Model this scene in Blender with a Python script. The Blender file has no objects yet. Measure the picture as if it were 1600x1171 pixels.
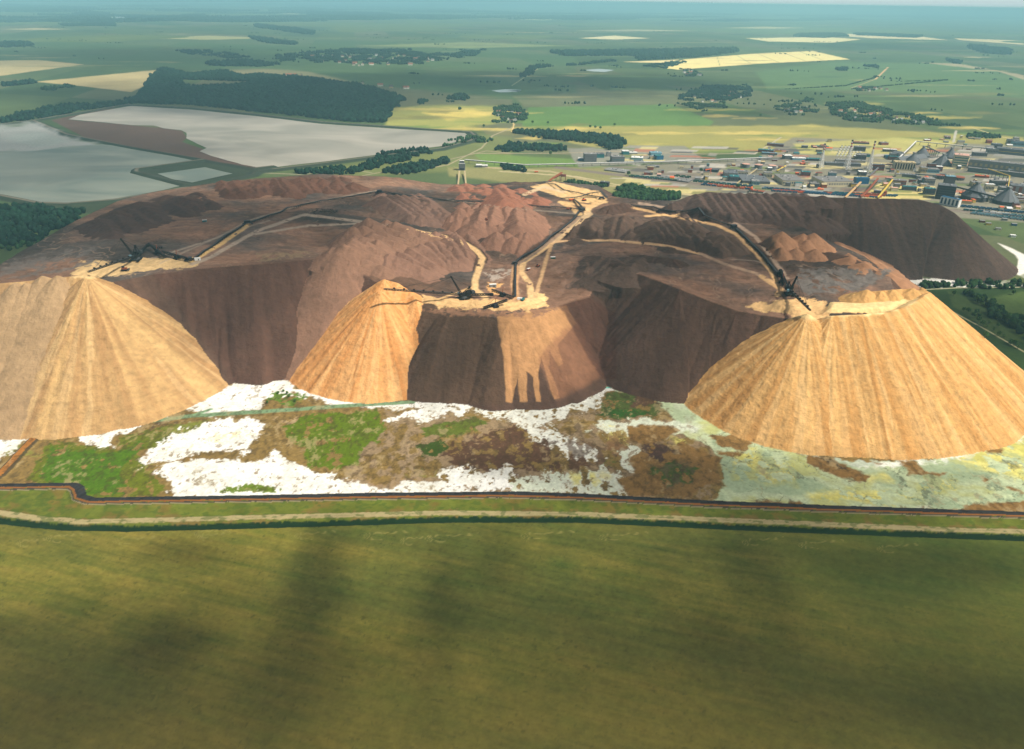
import bpy, bmesh, math, random
import numpy as np
from mathutils import Matrix, Vector
R = math.radians
rng = np.random.default_rng(7)
random.seed(7)
SC = bpy.context.scene
COL = SC.collection
# ---------------------------------------------------------------- camera
CAMH = 500.0; PITCH = R(27.1); ROLL = R(0.9); FPX = 1142.0
_F = np.array([0, math.cos(PITCH), -math.sin(PITCH)])
_r0 = np.array([1.0, 0, 0]); _u0 = np.array([0, math.sin(PITCH), math.cos(PITCH)])
_U = _u0*math.cos(ROLL) - _r0*math.sin(ROLL)
_R = _r0*math.cos(ROLL) + _u0*math.sin(ROLL)
cam_d = bpy.data.cameras.new("camera"); cam = bpy.data.objects.new("camera", cam_d); COL.objects.link(cam)
cam_d.sensor_width = 36; cam_d.lens = 36*FPX/1600
cam_d.clip_start = 5; cam_d.clip_end = 400000
cam.matrix_world = Matrix(((_R[0], _U[0], -_F[0], 0), (_R[1], _U[1], -_F[1], 0), (_R[2], _U[2], -_F[2], CAMH), (0, 0, 0, 1)))
SC.camera = cam
# ---------------------------------------------------------------- world, sun, exposure
SUN_DIR = np.array([0.60, -0.24, 0.0]); SUN_EL = R(52)
SUN_DIR = SUN_DIR/np.linalg.norm(SUN_DIR)*math.cos(SUN_EL); SUN_DIR[2] = math.sin(SUN_EL)
w = bpy.data.worlds.new("World"); SC.world = w; w.use_nodes = True
nt = w.node_tree; bg = nt.nodes['Background']
sky = nt.nodes.new('ShaderNodeTexSky'); sky.sky_type = 'NISHITA'; sky.sun_disc = False
sky.sun_elevation = SUN_EL; sky.sun_rotation = math.atan2(SUN_DIR[0], SUN_DIR[1])
sky.air_density = 1.0; sky.dust_density = 6.0; sky.ozone_density = 1.0
nt.links.new(sky.outputs[0], bg.inputs[0]); bg.inputs[1].default_value = 0.066
tcw = nt.nodes.new('ShaderNodeTexCoord'); sxw = nt.nodes.new('ShaderNodeSeparateXYZ'); nt.links.new(tcw.outputs['Generated'], sxw.inputs[0])
mrw = nt.nodes.new('ShaderNodeMapRange'); mrw.interpolation_type = 'SMOOTHSTEP'; mrw.inputs[1].default_value = 0.0; mrw.inputs[2].default_value = 0.10; mrw.inputs[3].default_value = 1; mrw.inputs[4].default_value = 0; nt.links.new(sxw.outputs['Z'], mrw.inputs[0])
bg2 = nt.nodes.new('ShaderNodeBackground'); bg2.inputs[0].default_value = (.62, .74, .76, 1); bg2.inputs[1].default_value = 1.0     # pale overcast band low over the horizon
mxw = nt.nodes.new('ShaderNodeMixShader'); nt.links.new(mrw.outputs[0], mxw.inputs[0]); nt.links.new(bg.outputs[0], mxw.inputs[1]); nt.links.new(bg2.outputs[0], mxw.inputs[2]); nt.links.new(mxw.outputs[0], nt.nodes['World Output'].inputs[0])
sd = bpy.data.lights.new("sun", 'SUN'); sd.energy = 4.95; sd.angle = R(0.6); sd.color = (1.0, 0.94, 0.83)
so = bpy.data.objects.new("sun", sd); COL.objects.link(so)
so.rotation_euler = Vector(SUN_DIR.tolist()).to_track_quat('Z', 'Y').to_euler()
SC.view_settings.view_transform = 'Standard'; SC.view_settings.look = 'None'
SC.view_settings.exposure = 0.0; SC.view_settings.gamma = 1.0
SC.render.engine = 'CYCLES'
SC.cycles.max_bounces = 4; SC.cycles.diffuse_bounces = 2; SC.cycles.glossy_bounces = 2
SC.cycles.volume_bounces = 1; SC.cycles.transparent_max_bounces = 24
SC.cycles.use_denoising = True
# ---------------------------------------------------------------- clouds that throw the broad shadows on the land (high above, outside the air box)
def _pix(px, py, h=0.0):
    a = (px-800)/FPX; b = (585.5-py)/FPX; d = _F + a*_R + b*_U; t = (h-CAMH)/d[2]; return np.array([d[0]*t, d[1]*t, h])
def cloud_material():
    m = bpy.data.materials.new('cloud'); m.use_nodes = True; t = m.node_tree; t.nodes.clear(); N = t.nodes.new; L = t.links.new
    out = N('ShaderNodeOutputMaterial'); mix = N('ShaderNodeMixShader'); tr = N('ShaderNodeBsdfTransparent'); df = N('ShaderNodeBsdfDiffuse')
    df.inputs['Color'].default_value = (.85, .86, .88, 1)
    tc = N('ShaderNodeTexCoord'); mp = N('ShaderNodeVectorMath'); mp.operation = 'MULTIPLY'; mp.inputs[1].default_value = (1, 1, 0)
    L(tc.outputs['Object'], mp.inputs[0]); ln = N('ShaderNodeVectorMath'); ln.operation = 'LENGTH'; L(mp.outputs[0], ln.inputs[0])
    no = N('ShaderNodeTexNoise'); no.inputs['Scale'].default_value = 2.6; no.inputs['Detail'].default_value = 4
    oi = N('ShaderNodeObjectInfo'); ad0 = N('ShaderNodeVectorMath'); L(oi.outputs['Location'], ad0.inputs[0]); ad1 = N('ShaderNodeVectorMath'); ad1.operation = 'SCALE'; ad1.inputs['Scale'].default_value = .0137
    L(ad0.outputs[0], ad1.inputs[0]); ad2 = N('ShaderNodeVectorMath'); L(ad1.outputs[0], ad2.inputs[0]); L(tc.outputs['Object'], ad2.inputs[1]); L(ad2.outputs[0], no.inputs['Vector'])
    ad = N('ShaderNodeMath'); ad.operation = 'MULTIPLY_ADD'; ad.inputs[1].default_value = 1.3; L(no.outputs['Fac'], ad.inputs[0]); L(ln.outputs['Value'], ad.inputs[2])
    mr = N('ShaderNodeMapRange'); mr.interpolation_type = 'SMOOTHSTEP'; mr.inputs[1].default_value = .85; mr.inputs[2].default_value = 1.45; mr.inputs[3].default_value = 1; mr.inputs[4].default_value = 0
    L(ad.outputs[0], mr.inputs[0]); mu = N('ShaderNodeMath'); mu.operation = 'MULTIPLY'; L(mr.outputs[0], mu.inputs[0])
    at = N('ShaderNodeAttribute'); at.attribute_type = 'OBJECT'; at.attribute_name = 'density'; L(at.outputs['Fac'], mu.inputs[1])
    L(mu.outputs[0], mix.inputs[0]); L(tr.outputs[0], mix.inputs[1]); L(df.outputs[0], mix.inputs[2]); L(mix.outputs[0], out.inputs['Surface'])
    return m
M_cloud = cloud_material()
bm = bmesh.new(); bmesh.ops.create_icosphere(bm, subdivisions=4, radius=1)
from mathutils import noise as mn
for v in bm.verts:
    n = mn.noise(v.co*2.2)*.25+mn.noise(v.co*5)*.1; v.co *= (1+n); v.co.z = v.co.z*.9 if v.co.z > 0 else v.co.z*.45
ME_cloud = bpy.data.meshes.new('cloud'); bm.to_mesh(ME_cloud); bm.free(); ME_cloud.materials.append(M_cloud)
for p in ME_cloud.polygons: p.use_smooth = True
CLOUDS = [((200,345,100),650,330,.46),((400,340,100),360,260,.4),((370,470,60),130,190,.34),((380,150,0),1500,900,.5),((60,250,0),800,600,.34),((1035,440,80),180,220,.45),((1080,385,110),330,180,.36),((1000,600,0),100,120,.34),
          ((1330,385,60),330,120,.4),((1380,330,110),330,140,.34),((990,735,0),230,95,.4),((1260,770,0),280,85,.34),((715,560,40),80,100,.34),((880,640,0),90,60,.2),
          ((830,128,0),1600,900,.62),((220,90,0),2200,1500,.35),((1450,75,0),2500,1200,.25),((1560,500,0),190,190,.5),((1150,175,0),500,260,.3),
          ((800,1110,0),620,180,.38),((250,1040,0),260,150,.3),((1350,980,0),330,190,.36),((500,900,0),30,120,.5),((465,1040,0),40,90,.45),((690,960,0),22,110,.4),((1190,910,0),34,90,.45),((1130,1000,0),50,50,.4),((260,1010,0),44,36,.9),
          ((290,865,0),60,22,.4),((780,880,0),28,60,.3),((1450,880,0),160,40,.3),((1540,1130,0),70,60,.4),((60,1140,0),60,50,.3),((5,985,0),12,10,.5)]
for c, rx, ry, dn in CLOUDS:
    g = _pix(*c); alt = 1500.0; t = (alt-c[2])/SUN_DIR[2]; pos = g+SUN_DIR*t
    o = bpy.data.objects.new('cloud', ME_cloud); COL.objects.link(o); o.location = (pos[0], pos[1], alt); o.scale = (rx*1.5, ry*1.5, max(20, min(rx, ry)*.35))
    o['density'] = dn; o['kind'] = 'stuff'; o['label'] = 'pale cloud drifting above the land and shading it'; o['category'] = 'cloud'
# ---------------------------------------------------------------- survey helpers
def P(px, py, h=0.0):
    "world point at height h seen at photograph pixel (px,py): used to survey real positions"
    a = (px-800)/FPX; b = (585.5-py)/FPX
    d = _F + a*_R + b*_U
    t = (h-CAMH)/d[2]
    return np.array([d[0]*t, d[1]*t, h])
def proj(x, y, z):
    X = np.asarray(x, dtype=np.float64); Y = np.asarray(y); Z = np.asarray(z)-CAMH
    zc = X*_F[0]+Y*_F[1]+Z*_F[2]; zc = np.maximum(zc, 1)
    u = 800+FPX*(X*_R[0]+Y*_R[1]+Z*_R[2])/zc
    v = 585.5-FPX*(X*_U[0]+Y*_U[1]+Z*_U[2])/zc
    return u, v
def PW(pts):  # pixel polygon on the ground -> world xy
    return np.array([P(a, b, 0)[:2] for a, b in pts])
def srgb(r, g, b):
    c = np.array([r, g, b])/255.0
    return np.where(c <= 0.04045, c/12.92, ((c+0.055)/1.055)**2.4)
# ---------------------------------------------------------------- numpy noise
def _hash(ix, iy, seed):
    h = (ix.astype(np.int64)*374761393 + iy.astype(np.int64)*668265263 + seed*974634777) & 0xffffffff
    h = ((h ^ (h >> 13))*1274126177) & 0xffffffff
    h = (h ^ (h >> 16)) & 0xffffff
    return (h/16777215.0).astype(np.float32)
def vnoise(x, y, seed=0):
    ix = np.floor(x); iy = np.floor(y); fx = (x-ix).astype(np.float32); fy = (y-iy).astype(np.float32)
    fx = fx*fx*(3-2*fx); fy = fy*fy*(3-2*fy)
    a = _hash(ix, iy, seed); b = _hash(ix+1, iy, seed); c = _hash(ix, iy+1, seed); d = _hash(ix+1, iy+1, seed)
    return (a+(b-a)*fx)*(1-fy)+(c+(d-c)*fx)*fy
def fbm(x, y, seed=0, oct=4, gain=0.5):
    s = 0; a = 1; t = 0
    for i in range(oct):
        s = s + a*vnoise(x*(2**i)+i*17.3, y*(2**i)+i*9.1, seed+i*31); t += a; a *= gain
    return s/t   # 0..1
def sstep(a, b, x):
    t = np.clip((x-a)/(b-a), 0, 1); return t*t*(3-2*t)
def seg_info(X, Y, poly, closed=True):
    "distance to polyline, edge index, t along, arc length, nearest-point offset"
    n = len(poly); m = n if closed else n-1
    best = np.full(X.shape, 1e18); ei = np.zeros(X.shape, np.int32); et = np.zeros(X.shape, np.float32)
    arc = np.zeros(X.shape, np.float32); acc = 0.0
    ox = np.zeros(X.shape, np.float32); oy = np.zeros(X.shape, np.float32)
    for i in range(m):
        ax, ay = poly[i]; bx, by = poly[(i+1) % n]
        dx, dy = bx-ax, by-ay; L2 = dx*dx+dy*dy+1e-12; L = math.sqrt(L2)
        t = np.clip(((X-ax)*dx+(Y-ay)*dy)/L2, 0, 1)
        qx = X-(ax+t*dx); qy = Y-(ay+t*dy); d = qx*qx+qy*qy
        k = d < best
        best = np.where(k, d, best); ei = np.where(k, i, ei); et = np.where(k, t, et); arc = np.where(k, acc+t*L, arc)
        ox = np.where(k, qx, ox); oy = np.where(k, qy, oy); acc += L
    return np.sqrt(best), ei, et, arc, ox, oy
def inside(X, Y, poly):
    r = np.zeros(X.shape, bool); n = len(poly)
    for i in range(n):
        ax, ay = poly[i]; bx, by = poly[(i+1) % n]
        if ay == by: continue
        c = ((ay > Y) != (by > Y)) & (X < (bx-ax)*(Y-ay)/(by-ay)+ax)
        r ^= c
    return r
def sdist(X, Y, poly):
    d = seg_info(X, Y, poly)[0]
    return np.where(inside(X, Y, poly), -d, d)
# ---------------------------------------------------------------- terrain grid (rows get wider apart with distance)
def rows():
    y = [215.0]
    while y[-1] < 70000:
        v = y[-1]
        if v < 620: s = 1.5
        elif v < 1150: s = 1.15
        elif v < 2300: s = 1.15+(v-1150)*0.0016
        else: s = 3.0*(v/2300.0)**2.0*1.0
        y.append(v+min(s, 3000))
    return np.array(y)
YR = rows(); NX = 1280
YG = np.repeat(YR[:, None], NX, 1)
WID = 0.84*(0.89*YR+228)+40
XG = WID[:, None]*np.linspace(-1, 1, NX)[None, :]
print('grid', YG.shape)
X = XG.ravel(); Y = YG.ravel()
Z = np.zeros_like(X)
ID = np.zeros(X.shape, np.int16)
SS = np.zeros_like(X); SD = np.zeros_like(X)     # across-slope and down-slope coordinates for the rills
SLOPE = 0.70
# ids : 0 ground, 1 old massif, 2 left heap, 3 centre heap, 4 right heap, 5 far right heap, 6 rear stockpile, 100+ mounds
# --- old massif
RIM = [(-260,470,118),(-100,462,118),(60,452,118),(180,440,120),(238,428,121),(330,418,122),(420,412,122),(500,404,119),(560,425,108),
 (610,455,95),(655,478,86),(700,492,85),(760,494,85),(800,500,85),(840,494,84),(862,484,81),(878,477,78),(918,465,83),(932,446,91),
 (957,430,103),(1000,429,111),(1060,452,112),(1120,474,101),(1150,485,97),(1190,492,95),(1225,497,101),(1262,500,108),(1350,490,110),(1400,460,110),(1395,435,111),
 (1350,400,109),(1300,378,106),(1250,352,100),(1180,325,95),(1100,315,90),(1000,313,70),(950,306,40),(935,290,22),(860,283,20),
 (740,288,25),(690,288,40),(600,276,70),(500,272,80),(400,279,82),(330,287,84),(240,300,86),(190,312,88),(130,338,92),(60,378,105),
 (0,412,112),(-100,440,116),(-260,455,118)]
TOP = [(300,400,122),(400,360,118),(500,340,112),(200,380,115),(100,400,112),(200,340,100),(300,320,95),(400,300,88),(500,290,85),
 (592,301,82),(700,310,75),(800,318,70),(910,322,62),(940,305,40),(870,290,26),(780,290,26),(700,295,45),(620,340,95),(560,380,112),
 (740,350,86),(700,380,88),(690,420,86),(750,420,85),(800,400,84),(870,375,80),(900,420,92),(820,460,84),(880,455,83),(1100,430,108),(1180,450,104),(1235,476,107),(1280,468,112),(1380,465,112),(950,390,98),(1050,380,104),
 (1150,355,100),(1050,335,88),(1000,322,78),(1200,400,108),(1300,420,110),(1350,430,109),(1020,415,110)]
def rough(x, y, L, seed, o=4): return fbm(x/L, y/L, seed, o)-0.5
def add_plateau(rim, top, idn, slope=SLOPE, streak=1.0):
    global Z, ID, SS, SD
    rw = np.array([P(a, b, c) for a, b, c in rim]); hr = rw[:, 2]
    mar = hr.max()/slope+40
    k = np.where((X > rw[:, 0].min()-mar) & (X < rw[:, 0].max()+mar) & (Y > rw[:, 1].min()-mar) & (Y < rw[:, 1].max()+mar))[0]
    x = X[k]; y = Y[k]
    xw = x+rough(x, y, 60, 5)*9; yw = y+rough(x, y, 60, 6)*9
    d, ei, et, arc, ox, oy = seg_info(xw, yw, rw[:, :2])
    ins = inside(xw, yw, rw[:, :2])
    h2 = np.roll(hr, -1); hn = hr[ei]*(1-et)+h2[ei]*et
    best = hn-slope*d; acc = 0.0; n = len(rw)      # outside: highest of all the slopes that run down from the rim
    for i in range(n):
        ax, ay, ah = rw[i]; bx, by, bh = rw[(i+1) % n]; dx, dy = bx-ax, by-ay; L = math.hypot(dx, dy)
        t = np.clip(((xw-ax)*dx+(yw-ay)*dy)/(L*L), 0, 1); qx = xw-(ax+t*dx); qy = yw-(ay+t*dy); de = np.hypot(qx, qy); he = ah+(bh-ah)*t
        m_ = (~ins) & (he-slope*de > best)
        best = np.where(m_, he-slope*de, best); hn = np.where(m_, he, hn); dd_ = de; d = np.where(m_, de, d); arc = np.where(m_, acc+t*L, arc); ox = np.where(m_, qx, ox); oy = np.where(m_, qy, oy); acc += L
    ss = arc+55*np.arctan2(ox, -oy)
    rill = (fbm(ss/7, d/90, 11, 4)-0.5)*2.6*streak*np.clip(d/14, 0, 1)+(np.abs(fbm(ss/48, d/300, 12, 3)-0.5)*2-.3)*15*np.clip(d/45, 0, 1)*streak
    zo = hn-slope*d+rill-0.6*np.exp(-d/4)
    if top:
        tw = np.array([P(a, b, c) for a, b, c in top]); al = np.vstack([tw, rw])
        num = 0; den = 0
        for q in al:
            wgt = 1.0/((x-q[0])**2+(y-q[1])**2+400)**1.5
            num = num+wgt*q[2]; den = den+wgt
        zi = num/den
        b = sstep(0, 30, d); zi = hn*(1-b)+zi*b
    else: zi = hn
    zi = zi+rough(x, y, 85, 21)*11*sstep(4, 40, d)+(np.abs(rough(x, y, 32, 23))*2-.25)*5*sstep(3, 25, d)+rough(x, y, 8, 22)*1.4
    z = np.where(ins, zi, zo)
    m = z > Z[k]
    kk = k[m]; Z[kk] = z[m]; ID[kk] = idn
    SS[kk] = np.where(ins, arc*0, ss)[m]; SD[kk] = np.where(ins, -d, d)[m]
def add_ridge(line, idn, slope=SLOPE, streak=1.0, warp=8, rnd=2.0, knee=None):
    global Z, ID, SS, SD
    warp *= 1.3; streak *= 1.35
    rw = np.array([P(a, b, c) for a, b, c in line]); hr = rw[:, 2]
    mar = hr.max()/slope+30
    k = np.where((X > rw[:, 0].min()-mar) & (X < rw[:, 0].max()+mar) & (Y > rw[:, 1].min()-mar) & (Y < rw[:, 1].max()+mar))[0]
    x = X[k]; y = Y[k]
    if len(rw) == 1:
        ox = x-rw[0, 0]; oy = y-rw[0, 1]; d = np.hypot(ox, oy); arc = d*0; hn = d*0+hr[0]
    else:
        d, ei, et, arc, ox, oy = seg_info(x, y, rw[:, :2], False)
        hn = hr[ei]*(1-et)+hr[ei+1]*et
    ang = np.arctan2(ox, -oy); ss = arc+70*ang
    big = (fbm(ss/38, d/400, 31+idn, 3)-0.5)*2*warp*np.clip(d/60, 0, 1)
    rill = (fbm(ss/5.0, d/70, 32+idn, 4)-0.5)*2.4*streak*np.clip(d/14, 0, 1)
    ds = np.sqrt(d*d+rnd*rnd)-rnd
    z = hn-(slope*ds if knee is None else slope*np.minimum(ds, knee)+.85*np.maximum(ds-knee, 0))+big*0.45+rill
    m = z > Z[k]
    kk = k[m]; Z[kk] = z[m]; ID[kk] = idn; SS[kk] = ss[m]; SD[kk] = d[m]
add_plateau(RIM, TOP, 1)
# --- fresh heaps : crest lines surveyed from the photograph (pixel, crest height)
add_ridge([(1050,318,104),(1075,308,110),(1105,300,112),(1150,303,118),(1200,304,119),(1250,307,123),(1300,309,122),(1350,310,125),(1400,311,123),(1440,313,123),(1470,321,115),(1488,331,106)], 5, warp=9, streak=0.45)
add_ridge([(1120,330,112),(1200,330,112),(1260,338,110)], 5, warp=6, streak=0.4)
add_ridge([(135,432,143)], 2)
add_ridge([(135,430,141),(40,440,134),(-60,448,132),(-200,455,130)], 2, warp=5)
add_ridge([(593,455,107)], 3, warp=5)
add_ridge([(600,437,117)], 3, warp=4)
add_ridge([(600,437,115),(622,443,112),(640,455,101),(650,470,92)], 3, warp=3)
add_ridge([(1262,491,120)], 4, warp=5)
add_ridge([(1300,494,119),(1345,492,122),(1390,488,123),(1420,478,127),(1440,466,129),(1452,457,129)], 4, warp=9)
add_ridge([(1340,458,122),(1375,455,126),(1410,452,128),(1448,455,129)], 4, warp=5)
def zat(px, py, it=6):
    "height of the terrain seen at pixel: march down the view ray"
    q0 = P(px, py, 160); q1 = P(px, py, 0); n = 400
    t = np.linspace(0, 1, n)[:, None]; L = q0[None]*(1-t)+q1[None]*t
    z = zsample(L[:, 0], L[:, 1]); k = np.where(z >= L[:, 2])[0]
    i = k[0] if len(k) else n-1
    return L[i, 0], L[i, 1], float(z[i])
def zsample(x, y):
    x = np.atleast_1d(x).astype(float); y = np.atleast_1d(y).astype(float)
    i = np.clip(np.searchsorted(YR, y)-1, 0, len(YR)-2)
    t = (y-YR[i])/(YR[i+1]-YR[i])
    ZG = Z.reshape(len(YR), NX); out = np.zeros_like(x)
    for dj, wt in ((0, 1-t), (1, t)):
        W = WID[i+dj]; f = np.clip((x/W+1)/2*(NX-1), 0, NX-1.001); c = f.astype(int); g = f-c
        out += wt*(ZG[i+dj, c]*(1-g)+ZG[i+dj, c+1]*g)
    return out
# top bench of the right heap (flat sandy yard behind its crest) and the dump mounds on top of the massif
def flat_pad(poly, idn=None):
    global Z, ID
    pw = np.array([P(a, b, c) for a, b, c in poly]); hh = pw[:, 2].mean()
    k = np.where((X > pw[:, 0].min()-5) & (X < pw[:, 0].max()+5) & (Y > pw[:, 1].min()-5) & (Y < pw[:, 1].max()+5))[0]
    s = sdist(X[k], Y[k], pw[:, :2]); wgt = 1-sstep(-14, 0, s)
    num = 0; den = 0
    for q in pw:
        ww = 1.0/((X[k]-q[0])**2+(Y[k]-q[1])**2+200); num = num+ww*q[2]; den = den+ww
    tgt = num/den+rough(X[k], Y[k], 14, 88)*0.9
    Z[k] = Z[k]*(1-wgt)+tgt*wgt; SD[k] = np.where(wgt > 0.5, -1, SD[k])
    if idn: ID[k] = np.where(wgt > 0.5, idn, ID[k])
flat_pad([(1282,484,117),(1290,468,114),(1340,470,116),(1430,462,120),(1432,470,121),(1400,484,119),(1340,487,118),(1300,488,117)], 4)
MOUNDS = []
CORR = [([(303,407),(345,378),(387,351),(440,333),(480,320),(540,310),(592,301),(640,308),(700,315),(800,321),(910,330),(890,350),(868,368),(840,390),(806,412),(805,466)], 9),
        ([(986,322),(1040,331),(1100,342),(1146,356),(1170,378),(1190,399),(1216,431)], 12), ([(300,413),(330,402),(360,384),(400,362),(470,337),(480,336),(590,350),(625,356),(660,364),(700,371),(725,380),(745,392),(754,404),(748,422),(742,440),(742,452),(760,466)], 7),
        ([(866,378),(900,376),(960,376),(1040,384),(1095,397),(1130,412),(1180,427),(1215,445)], 6), ([(940,316),(915,340),(890,358),(870,374),(845,392),(818,410),(814,425),(828,445),(830,468)], 8)]
CW = None
def survey_corridors():
    global CW, ZBASE
    ZBASE = Z.copy(); CW = [(np.array([zat(a, b)[:2] for a, b in ln]), w_) for ln, w_ in CORR]
survey_corridors(); ID0 = ID.copy()
# old dumped ridges standing on the massif
for ln, sl, st in (([(893,352,97),(925,343,103),(960,345,105),(1000,352,103)], .5, 1.6), ([(1015,362,110),(1045,348,116),(1075,352,115),(1092,372,112)], .5, 1.8), ([(1108,376,113),(1130,372,116),(1152,382,113)], .5, 1.5), ([(930,400,104),(965,408,110),(985,420,112)], .45, 1.2),
        ([(1010,400,113),(1050,405,115)], .35, 1.2), ([(556,368,124),(585,352,125),(618,352,122)], .55, 2.0), ([(540,392,124),(570,384,122)], .55, 2.0), ([(640,384,100),(690,372,103),(725,374,99)], .5, 1.8), ([(600,318,98),(632,308,104),(660,312,103),(676,324,99)], .5, 2.0),
        ([(722,338,100),(770,325,103),(820,335,101)], .45, 1.6), ([(760,372,97),(800,366,98),(828,378,96)], .5, 1.6), ([(400,283,94),(470,280,96),(540,284,94)], .4, 1.5), ([(180,330,106),(230,318,104),(300,306,102)], .35, 1.6), ([(140,352,108),(175,345,108)], .35, 1.6), ([(955,322,88),(975,318,90)], .4, 1.5), ([(1200,380,118),(1240,372,120),(1285,378,118)], .5, 1.2), ([(1300,395,116),(1330,402,116),(1360,420,115)], .45, 1.4)):
    add_ridge(ln, 1, slope=sl, streak=st, warp=6, rnd=5, knee=36)
def add_mound(x, y, zt, sl, idn, mx=90, soft=1.2):
    global Z, ID, SS, SD
    r = mx
    i0 = max(0, np.searchsorted(YR, y-r)); i1 = min(len(YR), np.searchsorted(YR, y+r))
    ks = []
    for i in range(i0, i1):
        W = WID[i]; a = int(max(0, ((x-r)/W+1)/2*(NX-1))); b = int(min(NX-1, ((x+r)/W+1)/2*(NX-1)+1))
        if b > a: ks.append(np.arange(i*NX+a, i*NX+b))
    if not ks: return
    k = np.concatenate(ks); dx = X[k]-x; dy = Y[k]-y; d = np.hypot(dx, dy); a = np.arctan2(dx, -dy)
    z = zt-sl*(np.sqrt(d*d+soft*soft)-soft)+(vnoise(a*4+idn, d/9, 7)-0.5)*1.4*np.clip(d/5, 0, 1)
    m = (z > Z[k]+.15) & (d < r)
    kk = k[m]
    Z[kk] = z[m]; ID[kk] = idn; SS[kk] = a[m]*20; SD[kk] = d[m]
def field(poly, dx, dy, h, sl, tag, mx=60, jit=0.3, seed=0):
    rr = np.random.default_rng(seed); n = 0
    pts = np.array(poly, float); ys = np.arange(pts[:, 1].min(), pts[:, 1].max(), dy)
    base = []
    for j, yy in enumerate(ys):
        for xx in np.arange(pts[:, 0].min()+(j % 2)*dx/2, pts[:, 0].max(), dx):
            u = xx+rr.uniform(-jit, jit)*dx; v = yy+rr.uniform(-jit, jit)*dy
            if inside(np.array([u]), np.array([v]), pts)[0]:
                x, y, z = zat(u, v); base.append((x, y, z))
    for (x, y, z) in base:
        idn = 100+len(MOUNDS); MOUNDS.append(tag)
        add_mound(x, y, z+h*rr.uniform(0.75, 1.25), sl, idn, mx)
field([(708,330),(760,318),(815,325),(838,345),(838,392),(790,390),(765,375),(700,358)], 18, 10, 17, 0.72, 'a', seed=1)
field([(640,378),(720,362),(745,395),(742,408),(700,412),(655,425),(600,428),(612,400)], 18, 10, 16, 0.7, 'b', seed=2)
field([(525,392),(560,356),(600,346),(635,360),(640,374),(610,392),(560,412),(530,420)], 22, 12, 19, 0.68, 'c', 200, seed=3)
field([(590,308),(650,308),(680,330),(692,345),(640,345),(600,325)], 17, 9, 13, 0.6, 'd', seed=4)
field([(885,345),(930,338),(1000,345),(1015,365),(940,372),(890,368)], 26, 11, 14, 0.5, 'e', 80, seed=5)
field([(1000,352),(1070,340),(1100,352),(1095,388),(1040,380)], 22, 9, 15, 0.55, 'e', 80, seed=6)
field([(1110,370),(1150,375),(1150,392),(1110,392)], 22, 9, 14, 0.55, 'e', 70, seed=7)
field([(1188,385),(1215,372),(1290,372),(1300,392),(1270,404),(1200,400)], 24, 10, 17, 0.68, 'f', 60, seed=8)
field([(700,290),(800,290),(845,300),(845,318),(720,310)], 26, 8, 8, 0.4, 'g', 60, seed=9)
field([(20,448),(60,436),(105,430),(110,438),(60,450),(20,456)], 28, 9, 7, 0.69, 'h', 220, seed=10)
field([(330,292),(400,282),(540,278),(560,296),(480,308),(350,306)], 24, 9, 11, 0.5, 'i', 60, seed=12)
field([(150,345),(215,318),(330,298),(310,318),(215,345),(150,368)], 30, 13, 9, 0.33, 'j', 70, seed=13)
field([(1060,322),(1110,305),(1240,303),(1300,312),(1270,335),(1180,355),(1120,338)], 26, 11, 6, 0.45, 'k', 45, seed=14)
field([(1336,457),(1440,451),(1445,457),(1340,464)], 26, 7, 5, 0.6, 'l', 40, seed=15)
def add_spur(A, B, zA, zB, sl, idn, soft=1.5, r=48, seed=0):
    "one dumped ridge running down the slope from A to B with a scalloped crest"
    global Z, ID, SS, SD
    x0, x1 = min(A[0], B[0])-r, max(A[0], B[0])+r; y0, y1 = min(A[1], B[1])-r, max(A[1], B[1])+r
    i0, i1 = np.searchsorted(YR, [y0, y1]); ks = []
    for i in range(i0, i1):
        W = WID[i]; a = int(max(0, (x0/W+1)/2*(NX-1))); b = int(min(NX-1, (x1/W+1)/2*(NX-1)+1))
        if b > a: ks.append(np.arange(i*NX+a, i*NX+b))
    if not ks: return
    k = np.concatenate(ks); ln = np.array([A, B], float); L = np.hypot(*(ln[1]-ln[0]))
    px, py = X[k]+rough(X[k], Y[k], 22, 301+seed)*9, Y[k]+rough(X[k], Y[k], 22, 302+seed)*9
    d, ei, et, arc, ox, oy = seg_info(px, py, ln, False)
    h = zA+(zB-zA)*et+1.6*np.abs(np.sin(arc/9.0+seed)); z = h-sl*(np.sqrt(d*d+soft*soft)-soft)+(vnoise(arc/3.0, d/14, seed)-.5)*1.0*np.clip(d/5, 0, 1)
    m = (z > Z[k]+.15) & (d < r); kk = k[m]; Z[kk] = z[m]; ID[kk] = idn; SS[kk] = arc[m]; SD[kk] = d[m]
def fan(S0, S1, E0, E1, n, up, sl, tag, seed=0):
    rr = np.random.default_rng(700+seed); todo = []
    for i in range(n):
        t = (i+.5+rr.uniform(-.25, .25))/n; a = [S0[q]+(S1[q]-S0[q])*t for q in (0, 1)]; b = [E0[q]+(E1[q]-E0[q])*t for q in (0, 1)]
        todo.append((zat(*a), zat(*b)))
    for i, (a, b) in enumerate(todo):
        MOUNDS.append(tag); add_spur(a[:2], b[:2], a[2]+up*rr.uniform(.5, .9), b[2]+up*rr.uniform(.8, 1.3), sl, 99+len(MOUNDS), seed=i+seed*20)
fan((512,400), (628,350), (590,432), (702,378), 8, 9, .62, 'c', 1); fan((606,404), (735,366), (652,430), (748,402), 9, 9, .64, 'b', 2); fan((592,312), (658,306), (640,346), (700,340), 6, 9, .55, 'd', 3)
fan((900,346), (1000,344), (884,370), (996,372), 6, 9, .5, 'e', 4); fan((1015,355), (1078,345), (1046,394), (1108,382), 6, 9, .52, 'e', 5); fan((1108,374), (1150,376), (1126,396), (1168,394), 3, 8, .5, 'e', 6)
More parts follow.
